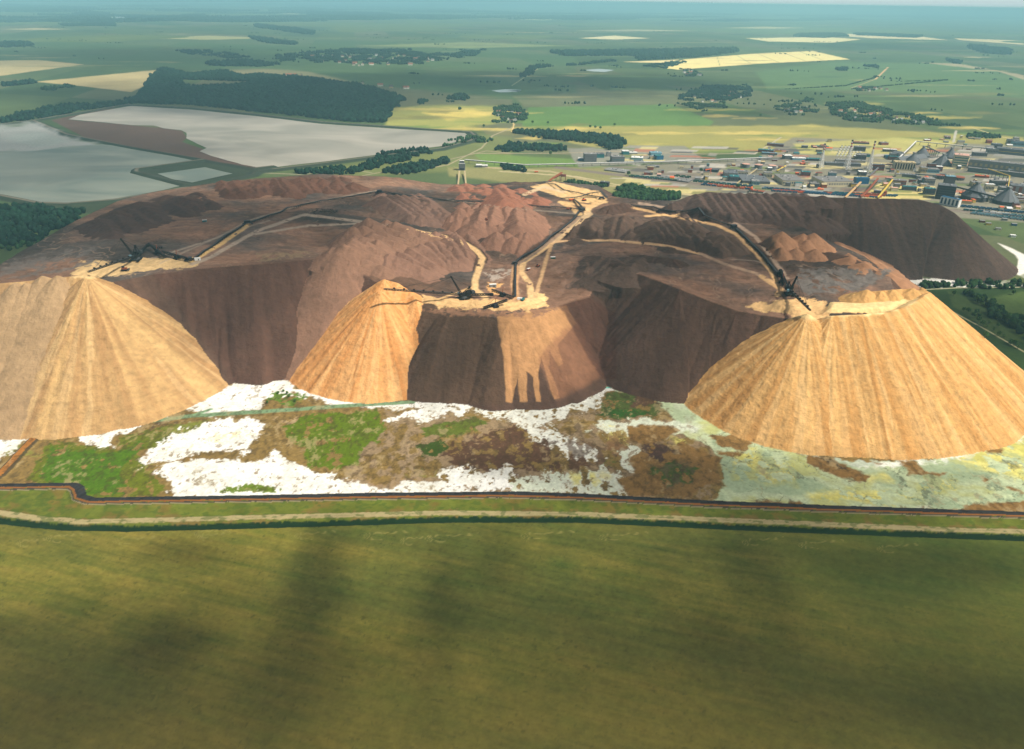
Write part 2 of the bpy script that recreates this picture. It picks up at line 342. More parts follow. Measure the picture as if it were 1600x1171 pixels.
fan((930,404), (1010,408), (905,436), (990,424), 5, 5, .4, 'e', 7); fan((1082,306), (1260,305), (1100,338), (1300,348), 13, 7, .5, 'k', 8); fan((140,350), (325,300), (168,376), (352,318), 7, 6, .36, 'j', 9)
fan((340,286), (548,278), (352,306), (566,300), 11, 7, .45, 'i', 10); fan((702,292), (842,302), (716,314), (852,320), 7, 7, .45, 'g', 11); fan((735,325), (830,330), (722,352), (836,360), 6, 9, .6, 'a', 12); fan((1300,378), (1370,408), (1320,404), (1404,438), 4, 5, .4, 'f', 13)
for line, w_ in CW:    # graded strips that carry the conveyors and haul roads between the mounds
    k = np.where((X > line[:, 0].min()-60) & (X < line[:, 0].max()+60) & (Y > line[:, 1].min()-60) & (Y < line[:, 1].max()+60))[0]
    d = seg_info(X[k], Y[k], line, False)[0]; a = 1-sstep(w_, w_+16, d)
    Z[k] = ZBASE[k]*a+Z[k]*(1-a); m = a > .85; ID[k[m]] = ID0[k[m]]
print('mounds', len(MOUNDS))
# rear orange stockpile
add_ridge([(868,288,16),(900,294,19),(935,303,20)], 6, slope=0.62, warp=2, rnd=6)
# --- earth works in front : lined berm, dyke, ditch
BERM = [(-300,764),(0,764),(112,762),(119,767),(122,780),(140,786),(400,782),(600,778),(800,776),(900,779),(1100,790),(1300,798),(1600,808),(1900,818)]
DITCH = [(-300,790),(0,814),(100,824),(200,826),(400,821),(700,812),(900,812),(1200,826),(1600,841),(1900,852)]
ROAD = [(-300,780),(0,802),(60,811),(130,816),(400,809),(700,802),(900,804),(1200,816),(1500,829),(1900,838)]
DYKE = [(-20,758),(2,742),(56,684)]
kn = np.where(Y < 900)[0]; xn, yn = X[kn], Y[kn]
def line_d(pts): return seg_info(xn+rough(xn, yn, 25, 3)*2, yn+rough(xn, yn, 9, 4)*1.2, PW(pts), False)[0]
dB = line_d(BERM); dD = line_d(DITCH); dR = line_d(ROAD); dK = line_d(DYKE)
bump = 3.0*(1-sstep(1.5, 10.5, dB)); bump = np.maximum(bump, 3.0*(1-sstep(3, 9, dK)))
dz = bump-2.2*(1-sstep(2.0, 6, dD))+0.5*(1-sstep(3.5, 5.5, dR))
Z[kn] = np.where(ID[kn] == 0, Z[kn]+dz, Z[kn])
# --- pond dykes (5 m banks round the brine ponds)
DK = [[(-60,198),(0,196),(52,190),(105,212),(210,232),(315,250),(400,265),(425,262)],
      [(52,190),(110,180),(200,165),(300,170),(400,180),(500,192),(620,200),(735,208),(742,214),(735,222),(690,234),(600,245),(500,258),(400,270)],
      [(400,270),(395,275),(340,287),(255,302),(180,315),(105,321),(60,320),(0,308),(-60,300)],
      [(322,251),(215,266),(213,270),(240,277),(290,290)]]
def dyke_d(x, y):
    d = None
    for L in DK:
        q = seg_info(x, y, PW(L), False)[0]; d = q if d is None else np.minimum(d, q)
    return d
kp = np.where((Y > 1700) & (Y < 4600) & (X < 400))[0]
dd = dyke_d(X[kp], Y[kp])
Z[kp] = np.maximum(Z[kp], np.where(ID[kp] == 0, 6.0*(1-sstep(5, 22, dd)), 0))
mf = (ID == 0) & (Y > 700)
Z[mf] += (rough(X[mf], Y[mf], 40, 71)*0.8)*np.clip((Y[mf]-700)/200, 0, 1)
far = Y > 4000
Z[far] += (fbm(X[far]/2500, Y[far]/2500, 91, 2)-0.5)*60*sstep(6000, 16000, Y[far])
# ================================================================ ground colours (albedo of the place)
U, V = proj(X, Y, Z)
C = np.zeros((len(X), 3), np.float32)
def setc(k, c, a):
    a = np.asarray(a, np.float32)[..., None] if np.ndim(a) else a
    C[k] = C[k]*(1-a)+np.asarray(c, np.float32)*a
nA = fbm(X/14, Y/14, 1, 4); nB = fbm(X/14, Y/14, 2, 4); nC = fbm(X/90, Y/90, 3, 4); nD = fbm(X/420, Y/420, 4, 4); nF = fbm(X/3.2, Y/3.2, 8, 3); nE = np.full(X.shape, .5, np.float32); kE = np.where(Y < 1500)[0]; nE[kE] = fbm(X[kE]/11, Y[kE]/15, 19, 5, .6)
g0 = ID == 0
# base countryside
C[:] = srgb(84, 100, 58)
fld = vnoise(np.floor(X/520+0.35*Y/900)*7.1, np.floor(Y/700+X/2500)*3.3, 55)
tones = np.array([srgb(76,96,56), srgb(86,104,60), srgb(96,110,68), srgb(112,112,80), srgb(70,90,56), srgb(124,120,90)])
ti = np.clip((fld*6).astype(int), 0, 5)
farm = Y > 1400
C[farm] = C[farm]*0.35+tones[ti[farm]]*0.65
C *= (0.88+0.3*(nC-0.5)+0.3*(nD-0.5))[:, None]
FN = np.stack([fbm(X/(60), Y/(60), 13, 3)-0.5, fbm(X/60, Y/60, 14, 3)-0.5])
def patch(poly, col, soft=1.0, warp=3.0, a=1.0, var=0.12, ids=(0,), near=True, rag=None):
    poly = np.array(poly, float)
    x0, y0 = poly.min(0)-warp*2-soft*2; x1, y1 = poly.max(0)+warp*2+soft*2
    k = np.where((U > x0) & (U < x1) & (V > y0) & (V < y1) & np.isin(ID, ids))[0]
    if len(k) == 0: return
    if near: wu, wv = (nA[k]-0.5), (nB[k]-0.5)
    else: wu, wv = FN[0][k], FN[1][k]
    s = sdist(U[k]+wu*warp*3.2, V[k]+wv*warp*1.8, poly)
    thr = 0
    if rag is not None: s = s+(nF[k]-0.5)*rag*.8+(nE[k]-.5)*rag*2.2; thr = a < .99 and near
    al = (1-sstep(-soft, soft, s))*(sstep(-.03, .03, nE[k]-(.5+.16*(0.5-a)*2))*min(1, a+.25) if thr else a)
    vv = 1+var*2*(nF[k]-0.5)+var*2*(nC[k]-0.5)
    setc(k, np.asarray(col)[None, :]*vv[:, None], al)
def stroke(pts, width, col, soft=0.8, warp=0.6, a=1.0, ids=(0,), flat=False, var=0.08, fs=2.4):
    pts = np.array(pts, float); m = width+warp*2+4
    x0, y0 = pts.min(0)-m; x1, y1 = pts.max(0)+m
    sel = (U > x0) & (U < x1) & (V > y0) & (V < y1)
    if ids is not None: sel &= np.isin(ID, ids)
    if flat: sel &= (SLP < 0.42)
    k = np.where(sel)[0]
    if len(k) == 0: return
    q = pts.copy(); q[:, 1] *= fs
    d = seg_info(U[k]+(nA[k]-0.5)*warp*2, (V[k]+(nB[k]-0.5)*warp)*fs, q, False)[0]
    al = (1-sstep(width/2-soft, width/2+soft, d))*a
    setc(k, np.asarray(col)[None, :]*(1+var*2*(nF[k]-0.5))[:, None], al)
ZG = Z.reshape(len(YR), NX)
gy = np.gradient(ZG, YR, axis=0); gx = np.gradient(ZG, axis=1)/(2*WID[:, None]/(NX-1))
SLP = np.hypot(gx, gy).ravel()
# ---- far countryside patches
G = srgb
patch([(0,60),(700,62),(900,90),(900,150),(620,150),(400,112),(250,105),(0,95)], G(78,104,66), 4, 2, .6, near=False)
patch([(-60,96),(60,94),(130,101),(0,119),(-60,123)], G(196,178,128), 1, .5, near=False)
patch([(55,128),(240,110),(262,111),(245,125),(205,144),(120,134)], G(190,172,122), 1, .5, near=False)
patch([(300,112),(420,108),(480,112),(560,130),(470,128)], G(150,140,105), 2, 1, .7, near=False)
patch([(1028,106),(1070,93),(1180,84),(1270,80),(1328,93),(1200,99),(1060,109)], G(250,226,150), .6, .4, near=False)
patch([(975,97),(1062,93.5),(1040,99)], G(245,222,160), .5, .3, near=False)
for a, b in (((1150,86),(1172,99)), ((1183,84),(1218,98)), ((1222,82),(1262,97)), ((1120,88),(1125,104)), ((1250,81),(1290,96))):
    stroke([a, b], 1.0, G(150,150,90), .5, 0)
patch([(905,60),(960,56),(1015,60),(960,62)], G(240,225,170), .5, .3, near=False)
patch([(1165,60),(1290,58),(1345,62),(1300,67),(1200,65)], G(245,228,165), .6, .3, near=False)
patch([(1240,50),(1400,52),(1480,63),(1360,60),(1300,55),(1240,53)], G(235,215,160), .5, .3, near=False)
patch([(1490,60),(1600,64),(1600,70),(1500,63)], G(225,205,150), .5, .3, near=False)
for y0, h, x0, x1, c in ((44,2,1130,1260,G(220,205,150)), (48,2,900,1150,G(205,195,150)), (31,2,810,880,G(180,180,130)), (46,2,0,110,G(200,185,140)),
                        (27,3,100,300,G(190,178,130)), (60,4,220,430,G(180,176,120)), (36,2,330,470,G(190,180,135)), (72,6,560,900,G(140,150,95)), (22,3,440,470,G(190,180,140))):
    patch([(x0,y0),((x0+x1)/2,y0-h),(x1,y0),((x0+x1)/2,y0+h*.6)], c, .8, .4, .8, near=False)
patch([(1180,112),(1300,97),(1500,100),(1640,130),(1640,155),(1340,142),(1200,140)], G(96,122,74), 3, 1, .8, near=False)
patch([(1440,98),(1560,112),(1600,125),(1600,118),(1500,100)], G(190,170,135), 1, 1, .7, near=False)
patch([(800,150),(1000,140),(1180,150),(1100,165),(820,168)], G(125,120,88), 2, 1.5, .6, near=False)
patch([(540,130),(800,155),(800,165),(620,168)], G(118,112,84), 3, 1.5, .7, near=False)
patch([(600,197),(612,172),(660,165),(780,166),(795,190),(720,200)], G(160,158,84), 3, 2, near=False)
patch([(660,176),(740,172),(770,180),(700,188)], G(236,210,110), 3, 2, .7, near=False)
patch([(815,197),(826,168),(1050,163),(1115,190),(1110,197),(830,200)], G(96,126,64), 1, .5, near=False)
patch([(800,198),(1110,197),(1260,196),(1600,215),(1600,235),(980,240),(800,206)], G(170,160,88), 2, 2, .8, near=False)
for i in range(46):
    rr = np.random.default_rng(400+i); cx = rr.uniform(610, 1560); cy = rr.uniform(170, 240) if cx > 800 else rr.uniform(168, 205)
    if cx > 1300 and rr.random() < .5: cy = rr.uniform(140, 185)
    L = rr.uniform(20, 90); h = rr.uniform(1.0, 3.5)
    c = [G(226,200,112), G(110,140,66), G(196,180,96), G(128,120,72), G(90,120,60)][rr.integers(5)]
    patch([(cx-L,cy),(cx,cy-h),(cx+L,cy+rr.uniform(-1,1)),(cx,cy+h)], c, 2.0, 2.5, .6, near=False)
patch([(600,200),(700,205),(800,215),(800,262),(560,275),(500,262),(640,245),(740,222)], G(118,124,72), 4, 2, .9, near=False)
patch([(740,240),(900,248),(960,250),(940,262),(760,262)], G(112,140,66), 2, 2, .8, near=False)
patch([(700,262),(960,262),(1150,280),(1150,310),(940,300),(700,275)], G(150,142,92), 3, 2, .8, near=False)
# industrial yards
patch([(885,232),(1070,228),(1100,250),(905,262)], G(140,136,124), 1.5, 1, .9, near=False)
patch([(940,262),(1180,248),(1240,215),(1600,228),(1640,350),(1480,340),(1290,320),(1180,305),(1000,285)], G(136,130,112), 2, 1, .95, near=False)
patch([(1240,225),(1400,215),(1500,222),(1420,250),(1250,240)], G(186,178,104), 2, 1, .9, near=False)
patch([(1340,300),(1375,288),(1462,292),(1455,312),(1350,312)], G(205,188,120), 1, 1, near=False)
for i in range(330):
    rr = np.random.default_rng(900+i); cx = rr.uniform(960, 1600); cy = rr.uniform(228, 318) 
    L = rr.uniform(5, 34); h = rr.uniform(.6, 2.6)
    c = [G(205,190,130), G(120,110,100), G(150,146,138), G(108,120,70), G(176,110,84), G(186,180,170), G(84,82,84)][rr.integers(7)]
    patch([(cx-L,cy-h),(cx+L,cy-h+1),(cx+L-4,cy+h+1),(cx-L-4,cy+h)], c, .8, .6, .75, near=False)
stroke([(760,262),(860,268),(950,290),(1100,307),(1240,322)], 5, G(176,160,120), 1, 1)
stroke([(780,268),(900,276),(1000,296),(1140,312)], 3, G(196,180,140), 1, 1)
stroke([(870,262),(1000,278),(1150,295),(1300,312),(1500,330),(1700,350)], 9, G(128,116,104), 2, 1)
stroke([(740,240),(860,240),(960,237),(1100,241),(1180,240)], 2, G(165,150,125), .6, .3)
stroke([(1180,240),(1200,228),(1220,215)], 3, G(185,175,150), .6, .3)
stroke([(1490,222),(1494,205)], 4, G(185,180,165), .6, .3)
stroke([(1520,200),(1560,213),(1640,230)], 2, G(195,180,130), .6, .3)
stroke([(620,272),(700,258),(752,232),(770,212),(800,200)], 2.5, G(170,158,128), .6, .4)
stroke([(400,270),(470,273),(545,265),(580,270)], 2, G(165,155,130), .6, .4)
stroke([(560,276),(700,250),(760,236),(800,240)], 2.2, G(160,146,120), .6, .4)
stroke([(800,206),(803,195),(797,182),(800,168)], 2.2, G(220,190,130), .6, .3)
stroke([(1368,124),(1387,106)], 3, G(215,175,125), .6, .3)
stroke([(1330,138),(1368,124)], 1.5, G(180,165,120), .6, .3)
stroke([(800,134),(818,122),(840,108)], 1.5, G(180,175,140), .5, .3)
rr = np.random.default_rng(31)
for i in range(230):
    cy = 22+rr.uniform(0, 1)**1.4*150; cx = rr.uniform(-30, 1630); sc_ = cy/90
    if cy > 105 and cx < 640: continue
    L = rr.uniform(18, 80); h = rr.uniform(.3, 1.3)*sc_
    c = [G(150,146,100), G(70,92,56), G(176,164,116), G(108,128,78), G(96,96,72), G(60,84,52)][rr.integers(6)]
    patch([(cx-L,cy),(cx-L*.2,cy-h),(cx+L,cy+rr.uniform(-.6,.6)*sc_),(cx+L*.1,cy+h)], c, .5*sc_, .8, rr.uniform(.3, .75), near=False)
# pond surrounds: banks green, beaches brown
k = kp; bank = (1-sstep(16, 32, dd))*(ID[kp] == 0)
setc(k, G(54,64,50), bank); setc(k, G(112,106,92), (1-sstep(3, 7, dd))*(ID[kp] == 0))
patch([(80,188),(180,168),(140,182),(105,187),(160,192),(205,196),(250,200),(285,205),(292,215),(285,222),(320,234),(330,242),(400,262),(395,266),(315,248),(210,230),(130,214)], G(92,72,62), .8, .6, near=False)
patch([(-60,198),(0,198),(60,192),(105,214),(160,226),(150,232),(60,236),(0,240),(-60,242)], G(150,152,148), 4, 6, near=False), patch([(0,215),(60,205),(110,222),(60,230)], G(150,158,152), 3, 4, .7, near=False)
patch([(0,322),(100,322),(180,318),(260,303),(330,290),(330,300),(200,330),(90,335),(0,335)], G(58,68,50), 2, 1, near=False)
patch([(322,251),(400,262),(430,262),(400,276),(330,292),(285,292),(240,277),(213,268)], G(56,64,52), 1, 1, .9, near=False)
# ---- right hand meadows beyond the right heap
patch([(1400,440),(1700,430),(1700,620),(1560,600),(1440,470)], G(48,68,32), 2, 2, 1, near=False)
patch([(1520,470),(1600,455),(1700,470),(1700,520),(1600,505),(1560,495)], G(80,98,48), 3, 2, .9, near=False)
patch([(1480,455),(1525,470),(1600,520),(1600,535),(1560,530),(1490,480)], G(72,88,42), 2, 2, .8, near=False)
stroke([(1480,483),(1540,515),(1600,550),(1660,585)], 2.6, G(176,170,130), .6, .3)
stroke([(1420,454),(1500,450),(1600,449)], 3, G(178,172,140), .6, .3)
patch([(1400,438),(1440,436),(1590,440),(1600,446),(1440,449),(1410,447)], G(236,232,222), 1, 2, near=False, rag=3)
patch([(1560,380),(1575,385),(1605,400),(1610,440),(1588,428),(1592,405)], G(236,232,222), 1.5, 2, near=False)
patch([(1500,430),(1590,432),(1650,400),(1700,420),(1700,445),(1520,446)], G(96,104,58), 2, 2, .7, near=False)
patch([(1570,585),(1590,575),(1640,600),(1640,640)], G(196,178,120), 2, 3, near=True)
patch([(1588,612),(1640,640),(1640,680),(1600,640)], G(236,232,215), 1, 2)
# ---- salt flat in front of the heaps
flatz = [(-200,655),(60,640),(380,585),(480,590),(640,610),(860,600),(960,580),(1040,600),(1100,640),(1640,640),(1740,815),(1600,806),(1300,797),(1100,789),(900,777),(600,777),(400,780),(130,785),(118,764),(-200,764)]
patch(flatz, G(132,108,60), .8, .2, var=.2)
WHT = G(238,236,228)
def W(p, a=1.0, rag=10, c=WHT, warp=7, soft=2.2): patch(p, c, soft, warp, a, .05, rag=rag)
for i in range(60):    # mottled brown / tan ground
    rr = np.random.default_rng(50+i); cx = rr.uniform(-20, 1130); cy = rr.uniform(640, 775); L = rr.uniform(12, 60); h = rr.uniform(4, 14)
    W([(cx-L,cy),(cx,cy-h),(cx+L,cy),(cx,cy+h)], rr.uniform(.4, .8), 14, [G(156,124,72), G(104,82,52), G(132,130,60), G(176,152,114), G(100,100,46)][rr.integers(5)], 12, 3)
W([(560,640),(1130,640),(1110,780),(520,780)], .55, 16, G(150,128,100), 10, 3)
W([(700,690),(830,660),(900,700),(940,720),(900,735),(760,740),(690,725)], .7, 18, G(92,64,46), 12, 3)
W([(-20,690),(50,681),(44,690),(-20,728)]); W([(120,685),(165,672),(230,657),(262,650),(190,676),(165,702),(140,695)])
W([(285,640),(345,608),(370,600),(450,590),(472,612),(412,625),(405,638),(330,650)], rag=4); W([(450,600),(560,632),(700,626),(860,624),(930,612),(960,598),(960,612),(880,632),(800,640),(690,636),(640,640),(540,636),(470,618)], rag=5)
W([(235,700),(290,662),(395,653),(418,668),(398,685),(380,706),(322,705),(215,730)]); W([(240,738),(262,752),(265,779),(600,777),(575,757),(520,745),(490,735),(455,722),(430,706),(400,722),(300,715)], rag=9)
W([(390,776),(830,776),(830,768),(720,768),(680,752),(640,752),(600,765),(560,757),(500,766)], rag=8)
W([(690,768),(690,735),(725,725),(745,740),(800,725),(815,770)], .9, 16); W([(605,655),(640,638),(690,632),(728,640),(700,652),(650,657)], rag=12)
PAL = G(206,212,190)
W([(740,640),(800,630),(930,616),(940,640),(900,648),(870,655),(850,668),(930,700),(940,718),(900,720),(840,690),(815,665),(770,650)], .95, 14, G(222,222,210))
W([(800,745),(880,742),(940,728),(975,745),(980,776),(800,772)], .9, 16, PAL); W([(960,700),(1000,695),(1005,735),(985,742),(975,715)], 1, 8, PAL)
W([(960,600),(990,590),(1035,612),(1080,640),(1180,690),(1262,712),(1350,722),(1460,718),(1600,672),(1700,650),(1740,812),(1600,803),(1300,794),(1110,786),(1130,760),(1128,730),(1110,700),(1060,672),(1045,640),(1010,620),(960,612)], 1, 5, G(186,198,158), 4)
W([(1000,690),(920,672),(940,660),(1000,655),(1060,660),(1100,668),(1060,680)], 1, 8, PAL)
YEL = G(214,204,110)
for p in ([(930,665),(985,672),(1000,690),(975,697),(945,682)], [(1045,686),(1068,690),(1066,712),(1054,712)], [(895,742),(950,735),(962,750),(930,760),(900,758)],
          [(1130,720),(1160,700),(1250,730),(1240,760),(1150,750)], [(1260,765),(1440,772),(1400,790),(1270,782)], [(1440,740),(1500,745),(1490,770),(1450,765)],
          [(1470,712),(1600,680),(1640,690),(1640,760),(1560,745),(1480,725)], [(1350,740),(1380,735),(1400,752),(1360,758)]):
    W(p, .62, 4, YEL, 10, 7)
for p in ([(1190,700),(1260,722),(1260,760),(1180,740)], [(1380,735),(1580,740),(1600,790),(1420,790)]): W(p, .45, 2, G(140,160,130), 9, 8)
W([(1255,712),(1350,722),(1460,718),(1600,672),(1600,690),(1480,722),(1400,730),(1300,726)], .9, 6, G(236,236,222))
W([(240,712),(260,700),(380,668),(400,680),(330,700)], .35, 5, G(222,205,140), 8, 6)
BR = G(136,104,58)
for p in ([(1262,713),(1300,715),(1345,738),(1362,742),(1352,757),(1280,735),(1262,725)], [(1400,720),(1432,722),(1445,735),(1475,740),(1470,746),(1420,740)], [(1485,800),(1520,787),(1600,785),(1700,790),(1700,812),(1600,803)],
          [(1110,682),(1145,678),(1172,690),(1165,704),(1130,700)], [(1120,706),(1160,708),(1155,714),(1120,712)], [(1540,703),(1568,700),(1570,708),(1542,709)], [(1570,690),(1586,688),(1582,694)], [(1353,721),(1380,724),(1372,727)], [(1535,746),(1548,750),(1540,754)], [(1575,762),(1592,766),(1598,772)],
          [(1200,788),(1160,782),(1250,786),(1256,792)], [(985,774),(965,752),(990,738),(982,716),(1012,700),(1046,704),(1062,692),(1098,706),(1128,716),(1118,736),(1132,752),(1098,760),(1080,776)], [(980,664),(1050,665),(1060,675),(1010,700),(985,690)]):
    W(p, 1, 4, BR, 4)
W([(1278,716),(1300,716),(1330,738),(1322,738)], .8, 6, G(70,54,40))
GR = G(92,112,18)
for p, c in (([(40,752),(75,690),(140,697),(180,700),(188,682),(285,660),(262,692),(215,708),(232,740),(262,765),(240,778),(122,782),(95,762)], G(100,108,26)), ([(80,700),(180,706),(225,690),(215,710),(190,730),(200,770),(124,776),(60,745)], G(76,108,18)),
             ([(440,668),(485,646),(585,641),(602,664),(590,690),(572,700),(560,725),(530,735),(480,728),(476,700),(450,690)], GR), ([(655,668),(700,656),(745,652),(770,664),(720,680),(662,685)], G(92,104,34)), ([(650,697),(688,688),(700,700),(682,716),(656,712)], G(60,80,24)),
             ([(410,626),(440,611),(485,620),(450,636)], G(92,120,36)), ([(935,645),(942,622),(965,612),(1000,612),(1040,640),(1020,652),(960,655)], G(78,92,40)), ([(940,650),(950,636),(1010,645),(1000,654)], G(48,84,28)), ([(1010,740),(1050,718),(1090,732),(1080,755),(1040,760)], G(72,88,36)),
             ([(345,768),(380,752),(440,765),(420,771)], G(104,124,34)), ([(250,668),(330,655),(290,680)], G(120,124,50)), ([(1000,612),(1030,630),(985,640)], G(96,70,50)), ([(1001,700),(1020,692),(1044,702),(1030,722)], G(84,62,52))):
    W(p, .95, 6, c, 6, 1.5)
stroke([(205,662),(300,650),(400,644),(560,633),(645,629)], 8, G(120,148,110), 1.5, 2, fs=1.4)
stroke([(330,640),(300,650)], 7, G(130,160,120), 1.5, 2)
stroke([(925,607),(1000,604)], 6, G(110,190,175), 1.5, 1)
# dried-mud cracks on the pale sheet
kc = np.where((ID == 0) & (U > 1080) & (V > 640) & (V < 806) & (Y < 900))[0]
if len(kc):
    xx = X[kc]/15+nA[kc]*1.1; yy = Y[kc]/15+nB[kc]*1.1; ix = np.floor(xx); iy = np.floor(yy); d1 = np.full(xx.shape, 9.); d2 = d1.copy()
    for a in (-1, 0, 1):
        for b in (-1, 0, 1):
            px = ix+a+_hash(ix+a, iy+b, 5); py = iy+b+_hash(ix+a, iy+b, 6); d = np.hypot(xx-px, yy-py)
            d2 = np.where(d < d1, d1, np.minimum(d2, d)); d1 = np.minimum(d, d1)
    al = (1-sstep(0.02, 0.09, d2-d1))*sstep(.5, .62, fbm(xx/2.5, yy/2.5, 9, 3))*.4
    bright = (C[kc].mean(1) > .3)
    setc(kc, G(70,78,60), al*bright)
W([(1000,745),(1030,722),(1075,718),(1098,735),(1085,762),(1030,768)], .55, 12, G(96,84,58), 10, 6); W([(1020,700),(1050,695),(1062,712),(1030,722),(1008,716)], .6, 12, G(72,54,46), 8, 3); W([(850,690),(900,680),(960,700),(990,720),(950,735),(880,730)], .5, 14, G(96,70,50), 10, 3); W([(960,660),(1000,690),(980,730),(940,700)], .5, 14, G(128,92,56), 10, 3)
# front strip: verge, berm, road, ditch, field
kf = kn[(ID[kn] == 0)]; m0 = (ID[kn] == 0); db, dr, dt, dk = dB[m0], dR[m0], dD[m0], dK[m0]
pB = PW(BERM); sideB = Y[kf] < np.interp(X[kf], pB[np.argsort(pB[:, 0]), 0], pB[np.argsort(pB[:, 0]), 1])
pD = PW(DITCH); sideD = Y[kf] < np.interp(X[kf], pD[:, 0], pD[:, 1])
setc(kf, G(104,112,40)[None]*(0.75+.6*(nA[kf]-.2))[:, None], sideB*1.0)
setc(kf, G(124,96,48), (sideB & ~sideD)*sstep(.5, .75, nB[kf])*.6)
tox = (X[kf]*0.966-Y[kf]*0.259); toy = (Y[kf]*0.966+X[kf]*0.259)
fn = fbm(tox/70, toy/7, 61, 4); fn = fn*.55+fbm(X[kf]/26, Y[kf]/20, 67, 5)*.45; fn = np.clip((fn-.5)*1.5+.5, 0, 1); fm = fbm(tox/240, toy/80, 62, 3); fq = fbm(tox/16, toy/2.2, 63, 3)
gcol = G(148,132,58)[None]*(1-fn[:, None])+G(88,100,36)[None]*fn[:, None]
gcol = gcol*(1-sstep(.35, .75, fm)[:, None]*.5)+G(56,76,36)[None]*(sstep(.35, .75, fm)[:, None]*.5)
gcol = gcol*(0.66+.34*fq[:, None]+.34*fbm(X[kf]/2.2, Y[kf]/2.2, 68, 3)[:, None])*(.75+.5*nD[kf])[:, None]; rw_ = np.abs((toy/9.0) % 1-.5) < .07; gcol = gcol*(1-.14*rw_*vnoise(tox/40, toy/9, 66))[:, None]; spk = sstep(.70, .8, fbm(X[kf]/4, Y[kf]/3, 64, 4))[:, None]*.4; gcol = gcol*(1-spk)+G(40,52,24)[None]*spk
xr = sstep(100, 500, X[kf])[:, None]; gcol = gcol*(1-xr*.4)+G(78,100,42)[None]*(xr*.4)
lo = sstep(560, 330, Y[kf])[:, None]; gcol = gcol*(1-lo*.35)+G(112,96,44)[None]*lo*.35*(0.6+.8*fn[:, None])
setc(kf, gcol, sideD*1.0)
# tractor turning loops at the headland
for cx, cy, rx in ((325,840,16), (590,838,22), (690,842,26), (200,846,24), (320,835,16), (90,842,18), (480,838,20), (640,846,15), (840,838,26), (960,840,24), (1270,852,22), (1390,858,20), (1180,848,20), (40,850,14)):
    for r in (1.0, .8, .62):
        pts = [(cx+rx*r*math.cos(t), cy+6*r*math.sin(t)) for t in np.linspace(1.2, 5.2, 14)]
        stroke(pts+[(cx+rx*2.2, cy-9*r)], 1.0, G(160,150,88), .6, 0, .4)
setc(kf, G(164,150,108), 1-sstep(3.2, 4.8, dr+(nF[kf]-.5)*3+(nA[kf]-.5)*2)); setc(kf, G(128,122,74), (np.abs(dr) < .7)*sstep(.4, .6, nA[kf])*.6); setc(kf, G(120,100,56), (dr > 4)*(dr < 9)*sideB*sstep(.52, .62, nB[kf])*.6); setc(kf, G(70,90,30), sideB*~sideD*sstep(.55, .66, fbm(X[kf]/7, Y[kf]/5, 71, 3))*.6); setc(kf, G(26,48,26), 1-sstep(4.2, 5.6, dt+(nF[kf]-.5)*4))
bi = db+(nF[kf]-.5)*.8
setc(kf, G(50,50,52)*(0.6+.8*vnoise(X[kf]/1.6, X[kf]*0, 77))[:, None], (~sideB)*(bi < 9.5)); setc(kf, G(50,48,48), (bi < 1)*1.0); setc(kf, G(136,88,44), (sideB)*(bi < 3.4)*(bi > .9)); setc(kf, G(70,62,54), sideB*(bi >= 3.6)*(bi < 5)); setc(kf, G(140,128,100), sideB*(bi >= 5)*(bi < 6)); pass
setc(kf, G(164,108,48), (dk < 4)); setc(kf, G(56,48,40), (dk > 4)*(dk < 7)*(X[kf] < 0)*.8)
# ---- heaps
def streak(k, la, lb, seed): w_ = fbm(X[k]/25, Y[k]/25, seed+7, 3)*la*.45; return fbm((SS[k]+w_)/la, SD[k]/lb+3, seed, 4)
k = np.where(ID == 1)[0]; top = SD[k] < 0; s = streak(k, 9, 160, 41); s2 = streak(k, 60, 300, 42)
face = G(84,62,52)[None]*(1-s2[:, None])+G(102,78,64)[None]*s2[:, None]; face = face*(0.66+.56*s[:, None])
nt_ = fbm(X[k]/120, Y[k]/120, 43, 5); nq = fbm(X[k]/30+nt_*4, Y[k]/9, 44, 4)
nt_ = sstep(.3, .7, nt_); tp = G(132,100,80)[None]*(1-nt_[:, None])+G(84,74,68)[None]*nt_[:, None]; tp = tp*(0.62+.72*nq[:, None]); trk = fbm(X[k]/70, Y[k]/90, 45, 3); nt2 = fbm(X[k]/240, Y[k]/240, 46, 3); tp = tp*(.66+.6*sstep(.38, .62, nt2))[:, None]; tl = np.maximum(1-sstep(.002, .008, np.abs(trk-.5)), 1-sstep(.002, .008, np.abs(trk-.56)))*.5*sstep(.4, .6, nC[k]); tp = tp*(1-tl[:, None])+G(168,142,118)[None]*tl[:, None]; bn = np.abs(((X[k]*.35+Y[k])/5+nt_*6) % 1-.5)*2; tp = tp*(.86+.28*bn[:, None])
C[k] = np.where(top[:, None], tp, face)
def heap(idn, a, b, c, la=10, lb=170, seed=50, dark=.0):
    k = np.where(ID == idn)[0]
    if not len(k): return
    s = streak(k, la*.6, lb, seed); s2 = streak(k, la*4, lb*2, seed+1); s3 = fbm(X[k]/6, Y[k]/6, seed+3, 4)*.6+streak(k, 5, 90, seed+2)*.4
    t = sstep(.34, .66, s*.5+s2*.25+s3*.25)[:, None]
    col = a[None]*(1-t)+b[None]*t
    q = sstep(.56, .62, streak(k, la*.6, lb, seed+4))[:, None]*.4; col = col*(1-q)+c[None]*q
    tg = vnoise(SS[k]/(la*.9)+2*nB[k], SD[k]*0, seed+9)*140+20; ton = sstep(-6, 4, SD[k]-tg)*(vnoise(SS[k]/la, SD[k]*0, seed+10) > .62)*.22; col = col*(1-ton[:, None])+b[None]*.9*ton[:, None]
    rp_ = sstep(.55, .8, vnoise(SS[k]/3.5+nF[k]*2, SD[k]/2.4, seed+12))*sstep(20, 70, SD[k])*.12; col = col*(1-rp_[:, None])
    C[k] = col*(0.78+.44*s3[:, None])
